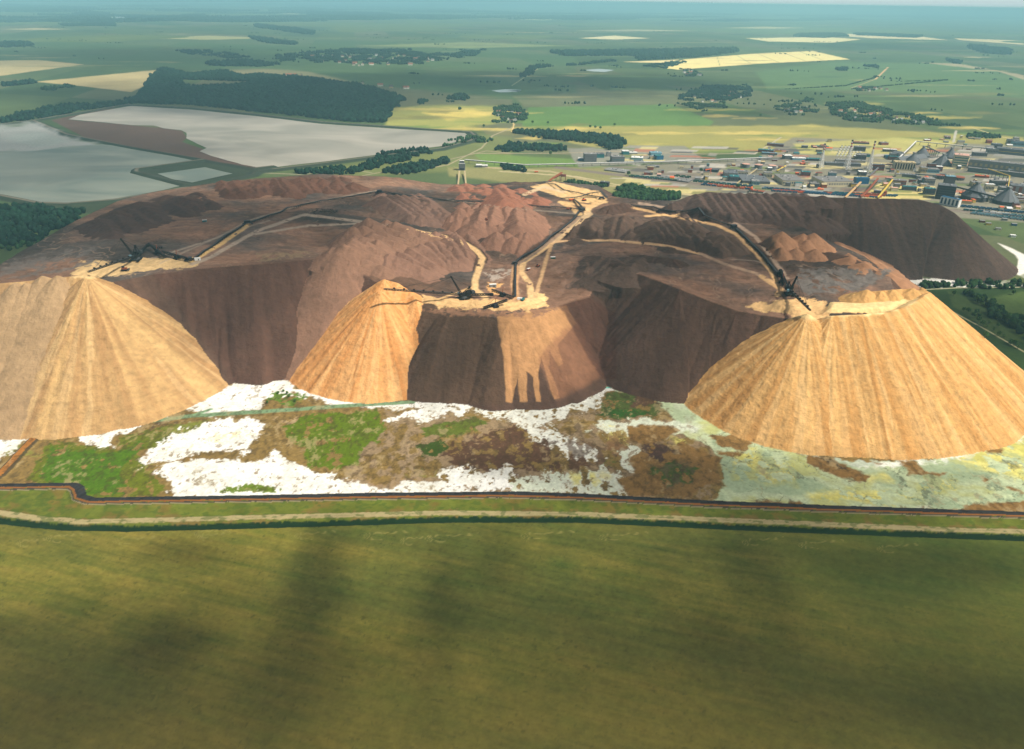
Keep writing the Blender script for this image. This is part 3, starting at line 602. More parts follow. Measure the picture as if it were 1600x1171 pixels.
heap(2, G(204,166,112), G(174,134,88), G(216,182,132), seed=50)
heap(3, G(228,170,108), G(206,142,82), G(240,194,134), seed=53)
heap(4, G(220,174,112), G(194,142,82), G(234,194,136), seed=56)
heap(5, G(84,66,58), G(74,60,54), G(96,76,64), 14, seed=59)
heap(6, G(232,172,118), G(214,146,94), G(240,190,140), 8, 40, seed=62)
MC = {'a': G(144,106,86), 'b': G(138,104,86), 'c': G(138,104,84), 'd': G(122,94,80), 'e': G(98,78,66), 'f': G(160,118,88), 'g': G(150,100,78), 'h': G(170,140,104), 'i': G(100,70,56), 'j': G(88,66,58), 'k': G(88,70,62), 'l': G(214,166,104)}
for tg in MC:
    ids = [100+i for i, t in enumerate(MOUNDS) if t == tg]
    k = np.where(np.isin(ID, ids))[0]
    if len(k): C[k] = MC[tg][None]*(0.84+.32*streak(k, 2.6, 40, 65)[:, None])*(.9+.2*nA[k][:, None])
ALLH = [1]+[100+i for i in range(len(MOUNDS))]
# left heap coloured darker and browner on its left flank; fresh tongues on the centre face
patch([(-60,440),(60,446),(110,440),(70,560),(20,690),(-80,700)], G(136,108,82), 22, 8, .55, ids=(2,))
DR = G(182,136,92)
for p in ([(776,494),(884,478),(900,505),(888,520),(872,540),(880,568),(872,572),(860,548),(858,575),(868,600),(875,622),(866,624),(855,590),(845,560),(840,585),(846,628),(838,628),(832,590),(822,580),(824,628),(812,628),(808,590),(800,630),(790,628),(786,560)],):
    patch(p, DR, 1, 1.5, 1, ids=(1,))
patch([(838,560),(900,500),(940,590),(870,625)], G(140,98,72), 6, 5, .7, ids=(1,))
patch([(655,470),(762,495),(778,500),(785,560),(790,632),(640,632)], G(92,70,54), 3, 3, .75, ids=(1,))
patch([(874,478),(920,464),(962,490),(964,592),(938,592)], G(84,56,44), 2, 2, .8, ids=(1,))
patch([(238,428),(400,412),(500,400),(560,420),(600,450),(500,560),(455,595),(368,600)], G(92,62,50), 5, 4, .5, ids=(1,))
# sandy tops and yards
SAND = G(226,184,128)
P_ = lambda p, a=1, c=SAND, ids=ALLH, s=1.2, wp=3, rg=5: patch(p, c, s, wp, a, ids=ids, rag=rg)
P_([(110,430),(125,412),(150,407),(190,412),(215,404),(300,405),(318,410),(300,418),(230,423),(180,432),(140,436)], 1, G(214,180,128), ALLH+[2])
P_([(655,472),(660,462),(690,466),(760,468),(800,470),(850,462),(856,478),(830,486),(780,484),(730,482),(690,480)], 1)
P_([(655,484),(700,482),(800,486),(880,480),(840,496),(760,494),(700,494)], .8, G(150,112,86))
P_([(820,470),(836,458),(852,460),(856,470),(840,482),(822,480)], 1, G(240,200,140))
P_([(765,440),(790,444),(772,452),(780,462),(762,455)], 1, G(222,170,112)); P_([(755,425),(800,415),(800,430),(770,440)], .5, G(190,175,160))
P_([(1168,478),(1215,470),(1250,466),(1290,474),(1300,500),(1255,500),(1230,500),(1240,492),(1195,486)], 1, SAND, ALLH+[4])
P_([(1180,478),(1220,466),(1340,466),(1435,462),(1430,474),(1380,492),(1280,496),(1225,500),(1196,487)], 1, G(240,206,146), [4], 2, 3, 5)
P_([(1250,420),(1400,420),(1350,455),(1260,462),(1240,440)], .8, G(112,104,98)); P_([(860,388),(905,380),(925,420),(880,460),(860,440)], .5, G(140,110,92))
P_([(830,292),(865,284),(940,300),(950,318),(900,316),(850,300)], .9, G(226,186,130), ALLH+[0], 1, 2, 3)
P_([(0,410),(60,395),(155,385),(160,412),(110,425),(0,440)], .5, G(112,104,98)); P_([(400,395),(480,390),(500,400),(400,412)], .5, G(150,126,96))
def road(p, wd=3.0, c=SAND, a=.9): stroke(p, wd*2.0, c, 1.6, 1.2, a, ids=ALLH+[0], flat=True, fs=2.0)
PGR = G(168,150,132)
road([(300,413),(330,402),(360,384),(400,362),(470,337),(480,336),(590,350),(625,356)], 4, PGR); road([(400,366),(480,353),(572,349)], 3, PGR)
road([(620,354),(660,364),(700,371),(725,380),(745,392),(754,404),(748,422),(742,440),(742,452),(760,466)], 5, G(236,196,140))
road([(630,360),(700,374)], 3, G(210,170,120)); road([(740,448),(715,458),(690,466)], 3); road([(300,408),(340,385),(388,352)], 4, G(214,176,116))
road([(235,405),(340,372),(388,345),(480,318),(590,298)], 2, PGR, .7); road([(250,412),(350,366),(420,345)], 2, PGR, .5)
road([(940,316),(920,325),(915,340),(890,358),(870,374),(845,392),(818,410),(814,425),(828,445),(830,468)], 5, G(232,192,138)); road([(920,335),(880,362),(868,376)], 6, G(200,170,130))
road([(866,378),(900,376),(960,376),(1040,384),(1095,397)], 3.5, G(220,180,134)); road([(1095,397),(1130,412),(1180,427),(1215,445)], 3.5, G(176,146,120)); road([(1190,432),(1220,452),(1215,462)], 5, G(200,160,112))
road([(862,380),(852,410),(845,435),(836,465)], 3, G(208,168,122)); road([(806,418),(804,440),(806,470)], 6, G(206,160,116)); road([(800,415),(820,408),(862,376),(905,340)], 3, G(150,124,104))
road([(990,325),(1060,340),(1120,352),(1150,366),(1180,395),(1205,425),(1212,440)], 3.5, G(214,172,120)); road([(1000,318),(1080,331),(1150,350),(1180,370),(1200,395),(1230,435)], 3.5, G(176,150,128))
road([(1010,338),(1060,335)], 3); road([(880,318),(895,325),(905,335)], 5); road([(820,304),(850,292),(880,300)], 4, G(220,190,150)); road([(700,312),(800,326),(900,334)], 2, PGR, .5)
road([(1140,405),(1180,408),(1200,414)], 1.5, PGR, .6); road([(875,316),(920,322),(945,312)], 4)
ks = np.where((ID == 0) & (Y > 640) & (Y < 1050) & (V < 806) & (V > 585))[0]; ks = ks[Y[ks] > np.interp(X[ks], pB[np.argsort(pB[:, 0]), 0], pB[np.argsort(pB[:, 0]), 1])+8]
b_ = C[ks].mean(1); sp = fbm(X[ks]/5, Y[ks]/8, 101, 4, .65); s3 = fbm(X[ks]/22, Y[ks]/30, 102, 4)
br = (b_ > .42)*(1-.85*sstep(1030, 1130, U[ks])*(V[ks] < 790)); setc(ks, G(176,160,126), br*sstep(.6, .68, sp*.6+s3*.4)*.75); setc(ks, G(206,204,190), br*sstep(.45, .6, s3)*.4); setc(ks, G(120,96,60), br*sstep(.66, .7, sp)*.6)
dk_ = b_ <= .42; setc(ks, G(70,54,34), dk_*sstep(.52, .66, sp)*.5); setc(ks, G(170,150,110), dk_*(1-sstep(.32, .42, sp*.5+s3*.5))*.55); C[ks] *= (.86+.28*vnoise(X[ks]/1.7, Y[ks]/2.2, 103))[:, None]
wy = sstep(1000, 1120, U[ks])*(b_ > .35); s5 = fbm(X[ks]/45, Y[ks]/35, 104, 4); setc(ks, G(178,176,92), wy*sstep(.5, .68, s5)*.6); setc(ks, G(132,156,124), wy*(1-sstep(.34, .48, s5))*.5)
C = np.clip(C, 0.004, 0.92)
# ================================================================ materials
def new_mat(name):
    m = bpy.data.materials.new(name); m.use_nodes = True; t = m.node_tree
    return m, t, t.nodes['Principled BSDF']
def ground_mat(name, rough_=0.95, scale=0.35, amt=0.25, bump=0.5, bdist=0.6, spec=0.1, stretch=None):
    m, t, b = new_mat(name); N = t.nodes.new; L = t.links.new
    at = N('ShaderNodeAttribute'); at.attribute_name = 'Col'
    tc = N('ShaderNodeTexCoord'); no = N('ShaderNodeTexNoise'); no.inputs['Scale'].default_value = scale; no.inputs['Detail'].default_value = 9; no.inputs['Roughness'].default_value = .62
    L(tc.outputs['Object'], no.inputs['Vector'])
    mp = N('ShaderNodeMapRange'); mp.inputs[1].default_value = .25; mp.inputs[2].default_value = .75; mp.inputs[3].default_value = 1-amt; mp.inputs[4].default_value = 1+amt
    L(no.outputs['Fac'], mp.inputs[0])
    mx = N('ShaderNodeVectorMath'); mx.operation = 'SCALE'; L(at.outputs['Color'], mx.inputs[0]); L(mp.outputs[0], mx.inputs['Scale']); L(mx.outputs[0], b.inputs['Base Color'])
    bp = N('ShaderNodeBump'); bp.inputs['Strength'].default_value = bump; bp.inputs['Distance'].default_value = bdist
    L(no.outputs['Fac'], bp.inputs['Height']); L(bp.outputs[0], b.inputs['Normal'])
    b.inputs['Roughness'].default_value = rough_; b.inputs['Specular IOR Level'].default_value = spec
    return m
M_ground = ground_mat('ground', scale=0.12, amt=.18, bump=.3)
M_salt = ground_mat('salt_spoil', scale=0.09, amt=.2, bump=.75, bdist=5.0)
# ================================================================ terrain meshes, one per thing
def tag(o, label=None, cat=None, group=None, kind=None):
    if label: o['label'] = label
    if cat: o['category'] = cat
    if group: o['group'] = group
    if kind: o['kind'] = kind
    return o
nr = len(YR)
I = np.arange(nr*NX).reshape(nr, NX)
Q = np.stack([I[:-1, :-1], I[:-1, 1:], I[1:, 1:], I[1:, :-1]], -1).reshape(-1, 4)
QID = ID[Q[:, 0]]
def mesh_np(name, verts, faces, col=None, mat=None, smooth=True):
    me = bpy.data.meshes.new(name); nv = len(verts); nf = len(faces); kx = faces.shape[1]
    me.vertices.add(nv); me.vertices.foreach_set('co', np.ascontiguousarray(verts, np.float32).ravel())
    me.loops.add(nf*kx); me.loops.foreach_set('vertex_index', np.ascontiguousarray(faces, np.int32).ravel())
    me.polygons.add(nf); me.polygons.foreach_set('loop_start', np.arange(0, nf*kx, kx, dtype=np.int32)); me.polygons.foreach_set('loop_total', np.full(nf, kx, np.int32))
    me.polygons.foreach_set('use_smooth', np.full(nf, smooth))
    if col is not None:
        at = me.color_attributes.new('Col', 'FLOAT_COLOR', 'POINT'); c4 = np.ones((nv, 4), np.float32); c4[:, :3] = col; at.data.foreach_set('color', c4.ravel())
    me.update(calc_edges=True)
    if mat: me.materials.append(mat)
    o = bpy.data.objects.new(name, me); COL.objects.link(o); return o
VV = np.stack([X, Y, Z], 1)
def submesh(name, fsel, mat):
    f = Q[fsel]; u, inv = np.unique(f, return_inverse=True)
    v = VV[u]; base = v.mean(0) if name != 'ground' else np.zeros(3); base[2] = 0 if name in ('ground',) else v[:, 2].min()
    o = mesh_np(name, v-base, inv.reshape(f.shape), C[u], mat); o.location = base.tolist(); return o
fieldsel = (QID == 0)
def keep_largest():
    W_ = NX-1
    for i in range(len(MOUNDS)):
        f = np.where(QID == 100+i)[0]
        if len(f) < 2: continue
        left = set(f.tolist()); best = []
        while left:
            st = [left.pop()]; comp = []
            while st:
                q = st.pop(); comp.append(q)
                for n_ in (q-1, q+1, q-W_, q+W_):
                    if n_ in left: left.remove(n_); st.append(n_)
            if len(comp) > len(best): best = comp
        bad = np.setdiff1d(f, np.array(best)); QID[bad] = 1
keep_largest()
qc = Q[:, 0]
pR = PW(ROAD); 
yD = np.interp(X[qc], pD[:, 0], pD[:, 1]); isfield = fieldsel & (Y[qc] < yD-5)
tag(submesh('field', isfield, M_ground), kind='structure')
tag(submesh('ground', fieldsel & ~isfield, M_ground), kind='structure')
tag(submesh('spoil_massif', QID == 1, M_salt), kind='structure')
HL = {2: ('pale sandy cone of fresh salt tailings filling the left foreground', None), 3: ('orange cone of fresh tailings under the long boom in the centre', None),
      4: ('broad golden heap with a flat sandy yard on top at the right', None), 5: ('long dark brown heap behind the golden one, in front of the factory', None),
      6: ('low flat orange stockpile behind the massif beside the loading bridge', None)}
for i in HL:
    if (QID == i).any(): tag(submesh('spoil_heap', QID == i, M_salt), HL[i][0], 'spoil heap')
CONE = None
ML = {'a': 'reddish mound in the crowded field of mounds left of the main haul road', 'b': 'brown mound inside the bend of the sandy road', 'c': 'tall ribbed mound on the slope above the dark left face',
      'd': 'small ribbed mound beside the rear conveyor bend', 'e': 'dark low mound north of the road across the right plateau', 'f': 'orange brown mound clustered beside the right conveyor', 'g': 'low reddish mound along the back edge of the massif',
      'h': 'greyish mound on the shoulder of the left sandy cone', 'i': 'small dark mound on the back rim facing the ponds', 'j': 'soft dark mound on the far left rim of the massif', 'k': 'dark lump on the crest of the long dark heap', 'l': 'sandy mound on the back crest of the golden heap'}
MG = {'a': 'crowded field of reddish mounds', 'b': 'mounds in the road bend', 'c': 'ribbed mounds on the slope', 'd': 'mounds by the rear conveyor', 'e': 'dark mounds of the right plateau', 'f': 'orange mounds by the right conveyor', 'g': 'mounds of the back edge',
      'h': 'mounds of the left shoulder', 'i': 'mounds on the back rim', 'j': 'mounds of the far left rim', 'k': 'lumps on the dark crest', 'l': 'sandy mounds of the golden heap'}
cnt = {}
order = np.argsort(QID, kind='stable'); qs = QID[order]
for i, t in enumerate(MOUNDS):
    a, b = np.searchsorted(qs, [100+i, 101+i])
    if b-a < 6: continue
    sel = order[a:b]
    tag(submesh('mound', sel, M_salt), ML[t], 'mound', MG[t])
# far surround beyond the surveyed strip
me = bpy.data.meshes.new('ground_beyond'); S_ = 118000
me.from_pydata([(-S_,-S_,-3),(S_,-S_,-3),(S_,S_,-3),(-S_,S_,-3)], [], [(0,1,2,3)])
mb, tb, bb = new_mat('meadow'); nz = tb.nodes.new('ShaderNodeTexNoise'); nz.inputs['Scale'].default_value = .002; tcc = tb.nodes.new('ShaderNodeTexCoord'); tb.links.new(tcc.outputs['Object'], nz.inputs['Vector'])
rp = tb.nodes.new('ShaderNodeValToRGB'); rp.color_ramp.elements[0].color = (*G(80,98,52), 1); rp.color_ramp.elements[1].color = (*G(120,128,78), 1); tb.links.new(nz.outputs[0], rp.inputs[0]); tb.links.new(rp.outputs[0], bb.inputs[0])
bb.inputs['Roughness'].default_value = 1; bb.inputs['Specular IOR Level'].default_value = 0
me.materials.append(mb); ob = bpy.data.objects.new('ground_beyond', me); COL.objects.link(ob); tag(ob, kind='structure')
# ================================================================ brine ponds
def poly_mesh(name, px, z, mat, jit=3.0, step=30.0, thick=None):
    w_ = PW(px); pts = []
    for i in range(len(w_)):
        a, b = w_[i], w_[(i+1) % len(w_)]; L = np.linalg.norm(b-a); n = max(1, int(L/step))
        for j in range(n):
            q = a+(b-a)*j/n; nrm = np.array([b[1]-a[1], a[0]-b[0]])/max(L, 1e-6)
            o_ = (fbm(np.array([q[0]/90]), np.array([q[1]/90]), 5, 3)[0]-.5)*2*jit
            pts.append((q[0]+nrm[0]*o_, q[1]+nrm[1]*o_, z))
    bm = bmesh.new(); f = bm.faces.new([bm.verts.new(p) for p in pts]); bm.normal_update()
    if f.normal.z < 0: f.normal_flip()
    bmesh.ops.triangulate(bm, faces=bm.faces)
    me = bpy.data.meshes.new(name); bm.to_mesh(me); bm.free(); me.materials.append(mat)
    o = bpy.data.objects.new(name, me); COL.objects.link(o); return o
def water_mat(name, c1, c2, rough_=.22):
    m, t, b = new_mat(name); N = t.nodes.new; L = t.links.new
    tc = N('ShaderNodeTexCoord'); mp = N('ShaderNodeMapping'); mp.inputs['Scale'].default_value = (.0016, .003, 1); no = N('ShaderNodeTexNoise'); no.inputs['Scale'].default_value = 1.4; no.inputs['Detail'].default_value = 5; no.inputs['Distortion'].default_value = 1.2
    L(tc.outputs['Object'], mp.inputs[0]); L(mp.outputs[0], no.inputs['Vector'])
    r = N('ShaderNodeValToRGB'); r.color_ramp.elements[0].position = .35; r.color_ramp.elements[1].position = .68; r.color_ramp.elements[0].color = (*c1, 1); r.color_ramp.elements[1].color = (*c2, 1)
    L(no.outputs[0], r.inputs[0]); L(r.outputs[0], b.inputs['Base Color']); b.inputs['Roughness'].default_value = rough_
    n2 = N('ShaderNodeTexNoise'); n2.inputs['Scale'].default_value = .12; L(tc.outputs['Object'], n2.inputs['Vector']); bp = N('ShaderNodeBump'); bp.inputs['Strength'].default_value = .12; bp.inputs['Distance'].default_value = .5
    L(n2.outputs[0], bp.inputs['Height']); L(bp.outputs[0], b.inputs['Normal'])
    return m
M_brine = water_mat('brine', G(150,146,134), G(186,178,164), .4); M_brine2 = water_mat('brine_green', G(112,122,112), G(152,154,138), .4); M_lake = water_mat('lake', G(190,205,205), G(210,220,220))
tag(poly_mesh('pond', [(107,187),(125,180),(205,166),(300,172),(400,182),(500,194),(620,202),(725,208),(733,213),(724,219),(690,229),(600,241),(500,254),(410,264),(392,262),(330,244),(312,237),(322,232),(292,217),(292,208),(284,204),(255,201),(240,197),(205,196),(155,191)], 0.9, M_brine, 5), 'large grey brine pond in front of the dark forest', 'pond', kind='structure')
tag(poly_mesh('pond', [(-80,240),(0,239),(60,236),(100,230),(160,226),(215,232),(300,251),(212,264),(206,270),(236,277),(288,290),(255,298),(180,311),(105,318),(60,316),(0,305),(-80,298)], 0.9, M_brine2, 5), 'grey green brine pond at the left edge', 'pond', kind='structure')
tag(poly_mesh('pond', [(246,272),(320,262),(364,272),(300,286),(270,281)], 0.9, M_brine2, 3), 'small banked brine basin at the corner of the pond', 'pond', kind='structure')
for p in ([(163,28.5),(185,26.5),(208,28),(206,31),(170,31)], [(768,142),(790,140),(815,141),(812,144),(780,145)], [(912,110),(935,108),(960,110),(945,113),(925,112)], [(792,142),(815,141.5),(812,144)]):
    poly_mesh('lake', p, 1.2, M_lake, 2)['kind'] = 'structure'
# ================================================================ woods, tree lines and single trees
def ico(sub, r=1.0):
    bm = bmesh.new(); bmesh.ops.create_icosphere(bm, subdivisions=sub, radius=r)
    v = np.array([x.co[:] for x in bm.verts]); f = np.array([[q.index for q in p.verts] for p in bm.faces]); bm.free(); return v, f
def leaf_mat(name):
    m, t, b = new_mat(name); N = t.nodes.new; L = t.links.new
    at = N('ShaderNodeAttribute'); at.attribute_name = 'Col'; tc = N('ShaderNodeTexCoord'); no = N('ShaderNodeTexNoise'); no.inputs['Scale'].default_value = .45; no.inputs['Detail'].default_value = 4; L(tc.outputs['Object'], no.inputs['Vector'])
    mp = N('ShaderNodeMapRange'); mp.inputs[1].default_value = .3; mp.inputs[2].default_value = .7; mp.inputs[3].default_value = .6; mp.inputs[4].default_value = 1.4; L(no.outputs['Fac'], mp.inputs[0])
    mx = N('ShaderNodeVectorMath'); mx.operation = 'SCALE'; L(at.outputs['Color'], mx.inputs[0]); L(mp.outputs[0], mx.inputs['Scale']); L(mx.outputs[0], b.inputs['Base Color'])
    b.inputs['Roughness'].default_value = .9; b.inputs['Specular IOR Level'].default_value = .05; return m
M_leaf = leaf_mat('foliage')
IV1, IF1 = ico(1); IV2, IF2 = ico(2)
def crowns(pts, size, col, var=.3, seed=0, tall=1.1, iv=None, fc=None):
    iv = IV1 if iv is None else iv; fc = IF1 if fc is None else fc
    rr = np.random.default_rng(seed); n = len(pts); nv = len(iv)
    s = size*rr.uniform(.65, 1.3, (n, 1, 1)); ang = rr.uniform(0, 6.28, n); ca, sa = np.cos(ang), np.sin(ang)
    v = iv[None]*(1+rr.uniform(-.28, .28, (n, nv, 1))); v = v*np.array([1, 1, tall])
    x = v[..., 0]*ca[:, None]-v[..., 1]*sa[:, None]; y = v[..., 0]*sa[:, None]+v[..., 1]*ca[:, None]
    v = np.stack([x, y, v[..., 2]], -1)*s*.5; v = v+np.asarray(pts)[:, None, :]+np.array([0, 0, 1])*s*.5*tall
    f = fc[None]+(np.arange(n)*nv)[:, None, None]
    hu = 1+rr.uniform(-.22, .22, (n, 1, 1))*np.array([1.0, .25, .4]); c = np.asarray(col)[None, None]*hu*(1+rr.uniform(-var-.15, var+.2, (n, 1, 1)))*(1+rr.uniform(-.15, .15, (n, nv, 1)))
    return v.reshape(-1, 3), f.reshape(-1, 3), c.reshape(-1, 3)
def woods(poly, spacing, size, col, name='forest', label=None, seed=0, gap=0.0, line=None, lw=10, clear=None, cap=9000):
    rr = np.random.default_rng(seed)
    if line is not None:
        w_ = PW(line); pts = []
        for a, b in zip(w_[:-1], w_[1:]):
            L = np.linalg.norm(b-a); n = int(L/spacing*max(1, lw/spacing))+1
            t = rr.uniform(0, 1, n)[:, None]; pts.append(a+(b-a)*t+rr.normal(0, lw*.4, (n, 2)))
        pts = np.concatenate(pts)
    else:
        w_ = PW(poly); lo, hi = w_.min(0), w_.max(0); n = int((hi-lo).prod()/spacing**2)+1
        if n > 60000: n = 60000
        q = rr.uniform(lo, hi, (n, 2)); s = sdist(q[:, 0]+(fbm(q[:, 0]/60, q[:, 1]/60, 3, 3)-.5)*spacing*5, q[:, 1]+(fbm(q[:, 0]/60, q[:, 1]/60, 4, 3)-.5)*spacing*5, w_); pts = q[s < 0]
        if clear is not None: pts = pts[~inside(pts[:, 0], pts[:, 1], PW(clear))]
    if gap > 0: pts = pts[fbm(pts[:, 0]/(spacing*6), pts[:, 1]/(spacing*6), 9+seed, 3) > gap]
    if len(pts) > cap: pts = pts[:cap]
    if not len(pts): return
    z = zsample(pts[:, 0], pts[:, 1]); p3 = np.column_stack([pts, z-size*.1])
    v, f, c = crowns(p3, size, col, seed=seed)
    o = mesh_np(name, v, f, c, M_leaf, smooth=True); tag(o, label, 'woods', kind='stuff'); return o
FC = G(24,50,36)*.9; FC2 = G(44,72,38)
woods([(205,162),(228,140),(244,112),(262,108),(290,118),(352,112),(380,120),(400,118),(470,122),(560,134),(600,145),(628,156),(600,193),(540,190),(480,184),(400,175),(300,165),(250,163)], 13, 19, FC, label='large dark forest behind the upper brine pond', seed=1, clear=[(285,125),(390,128),(392,133),(300,138),(285,132)], cap=14000)
woods([(-40,193),(0,189),(45,178),(80,168),(120,165),(165,164),(205,156),(210,162),(125,174),(60,186),(0,195),(-40,199)], 14, 16, FC, label='strip of dark woodland left of the upper pond', seed=2)
woods([(-60,330),(40,325),(125,334),(118,345),(90,360),(60,380),(-60,392)], 11, 14, FC, label='dark wood between the pond and the massif at the left', seed=3)
woods([(-60,396),(60,380),(95,362),(90,375),(30,396),(-60,412)], 12, 10, FC2, label='scrub along the lane left of the massif', seed=4, gap=.5)
woods([(455,270),(520,262),(560,262),(600,242),(660,233),(678,240),(620,255),(560,272),(480,273)], 12, 13, FC, label='wood on the outer bank of the upper pond', seed=5, gap=.42)
woods([(598,272),(625,262),(695,250),(702,258),(640,273)], 10, 13, FC, label='plantation between lane and railway behind the massif', seed=6)
woods([(800,208),(870,208),(970,215),(977,232),(945,235),(930,225),(850,218)], 12, 16, FC, label='sunlit rectangular wood beyond the chemical works', seed=7)
woods([(772,235),(800,225),(880,230),(890,237),(780,238)], 12, 14, FC, label='belt of trees along the lane below the rectangular wood', seed=8, gap=.3)
woods([(960,312),(963,296),(985,292),(1005,299),(1065,305),(1062,314),(1000,316)], 8, 13, FC2*.8, label='grove at the back foot of the massif', seed=9)
woods([(878,284),(905,284),(948,290),(945,294),(900,290)], 8, 9, FC2*.8, label='low hedge above the orange stockpile', seed=10)
woods([(782,258),(822,262),(822,270),(785,266)], 8, 10, FC, label='clump of trees by the railway', seed=11)
woods([(690,222),(745,214),(770,218),(752,232),(700,234)], 14, 10, FC2, label='scrub at the tip of the upper pond', seed=12, gap=.5)
k_ = 0
for poly, gp, sz, nm in (([(770,168),(808,163),(826,180),(822,193),(772,193)], .38, 13, 'trees among the houses of the small village by the lane'), ([(1060,152),(1100,135),(1175,136),(1172,152),(1140,158),(1060,158)], .33, 17, 'trees of the hamlet on the plain'), ([(1058,162),(1130,160),(1135,170),(1100,175)], .45, 14, 'trees below the hamlet on the plain'),
        ([(1205,168),(1250,160),(1280,172),(1275,180),(1225,182)], .4, 13, 'trees of the scattered farmsteads'), ([(1290,162),(1340,160),(1400,175),(1510,198),(1440,196),(1330,190),(1300,182)], .36, 15, 'trees of the long village beyond the factory'), ([(1250,160),(1262,153),(1270,158)], .2, 13, 'copse north of the farmsteads'),
        ([(1335,136),(1370,136),(1368,142),(1338,143)], .42, 12, 'trees round the lone farm'), ([(1005,104),(1060,95),(1072,98),(1040,108)], .4, 17, 'trees at the corner of the yellow field'), ([(1060,108),(1085,110),(1100,120),(1070,120)], .45, 15, 'garden trees below the yellow field'),
        ([(430,88),(520,78),(640,78),(665,86),(760,78),(740,88),(650,102),(560,100),(440,98)], .42, 24, 'tree cover of the far town'), ([(270,80),(340,80),(400,92),(360,92),(300,86)], .42, 22, 'tree belt west of the far town'), ([(320,100),(380,95),(440,102),(400,105),(330,104)], .35, 22, 'tree belt above the forest'),
        ([(655,158),(665,157),(666,164),(652,164)], .1, 16, 'isolated copse beside the forest tip'), ([(700,152),(718,148),(734,155),(720,158),(702,156)], .1, 16, 'dark isolated copse in the pasture'), ([(100,135),(120,136),(92,139)], .0, 14, 'tiny copse in the tan field'), ([(68,138),(92,138),(92,142),(70,142)], .0, 14, 'small oblong copse in the green field'), ([(0,133),(50,127),(55,131),(0,136)], .1, 17, 'tree row left of the tan field'),
        ([(0,68),(50,68),(50,73),(0,75)], 0, 28, 'far oblong wood at the left edge'), ([(860,82),(1020,80),(1150,77),(1155,82),(1090,90),(1000,95),(990,88),(880,88)], .05, 26, 'broad far wood before the yellow field'), ([(885,103),(960,95),(960,97),(888,104)], 0, 20, 'tapering wood on the plain'), ([(812,122),(836,103),(866,104),(840,108),(822,121)], 0, 20, 'angled shelter wood on the plain'),
        ([(390,58),(460,67),(462,71),(420,68),(392,61)], .1, 26, 'narrow far wood'), ([(400,40),(490,50),(488,55),(400,45)], .1, 30, 'thin far tree belt'), ([(480,20),(600,22),(640,30),(560,32),(485,27)], .0, 50, 'distant dark wood'), ([(1250,54),(1310,53),(1325,58),(1290,60),(1240,58)], .1, 30, 'wood among the far yellow fields'), ([(1335,53),(1440,58),(1430,60),(1340,56)], .1, 30, 'tree belt among the far yellow fields'),
        ([(1515,72),(1580,78),(1575,86),(1540,84),(1520,78)], .1, 28, 'far wood at the right edge'), ([(1475,93),(1500,97),(1496,101)], .1, 22, 'small copse at the right'), ([(1305,107),(1325,108),(1322,111),(1306,111)], 0, 18, 'round copse in the green field'), ([(1350,104),(1368,103),(1370,107)], 0, 18, 'copse right of the yellow field'), ([(95,38),(180,36),(180,42),(100,42)], .2, 35, 'far village trees'), ([(240,28),(370,30),(380,35),(250,34)], .25, 38, 'far town trees along the lake'), ([(285,24),(318,24),(320,33),(290,33)], 0, 40, 'far rounded wood'),
        ([(560,170),(600,176),(590,180)], .3, 12, 'bushes at the forest edge'), ([(1510,210),(1560,212),(1556,217),(1512,216)], .35, 12, 'trees beyond the factory halls'), ([(1420,455),(1600,449),(1640,447),(1640,443),(1500,443),(1420,449)], .45, 9, 'hedge between salt crust and lane')):
    k_ += 1; village = any(t in nm for t in ('village', 'hamlet', 'farm', 'town', 'garden', 'corner')); woods(poly, sz*(.62 if village else .85), sz*(.72 if village else 1), FC if sz > 15 else FC2*.75, label=nm, seed=20+k_, gap=gp+(.12 if village else 0))
# bands of far woodland that dissolve into the haze
rr = np.random.default_rng(77)
for i in range(70):
    cy = rr.uniform(7, 34)**1; cx = rr.uniform(-40, 1640); L = rr.uniform(30, 150); h = rr.uniform(.5, 1.8)
    if cy < 12 and cx > 1000: cy += 14
    sz = 60 if cy < 20 else 40
    woods([(cx-L,cy),(cx,cy-h),(cx+L,cy),(cx,cy+h)], sz*1.3, sz, FC, label='far woodland band fading into the haze', seed=200+i, cap=900)
# specks of trees all over the plain
rr = np.random.default_rng(91); q = []
for i in range(230):
    cy = 24+rr.random()**1.3*150; cx = rr.uniform(-20, 1620)
    if cy > 108 and cx < 640: continue
    c = P(cx, cy)[:2]; n = rr.integers(2, 12); L = rr.uniform(10, 120)*(1 if cy > 80 else 2.5); a = rr.uniform(-.3, .3)
    for j in range(n): t = rr.uniform(-1, 1); q.append((c[0]+math.cos(a)*L*t, c[1]+math.sin(a)*L*t+rr.normal(0, 8)))
q = np.array(q); v, f, c = crowns(np.column_stack([q, zsample(q[:, 0], q[:, 1])-1]), 12, FC2*.6, seed=4)
tag(mesh_np('field_trees', v, f, c, M_leaf), 'loose trees and bushes dotted over the far plain', 'trees', kind='stuff')
# hedges and brush
for ln, lw, sz in (([(1508,460),(1530,470),(1560,492),(1580,510),(1640,545)], 16, 12), ([(1535,490),(1575,505),(1640,525)], 22, 12), ([(1400,128),(1480,126),(1330,140)], 6, 8), ([(1225,140),(1320,135),(1368,122)], 5, 8)):
    woods(None, sz*.8, sz, FC2*.7, 'hedge', 'bushy hedge running over the meadow', seed=int(ln[0][0]), line=ln, lw=lw)
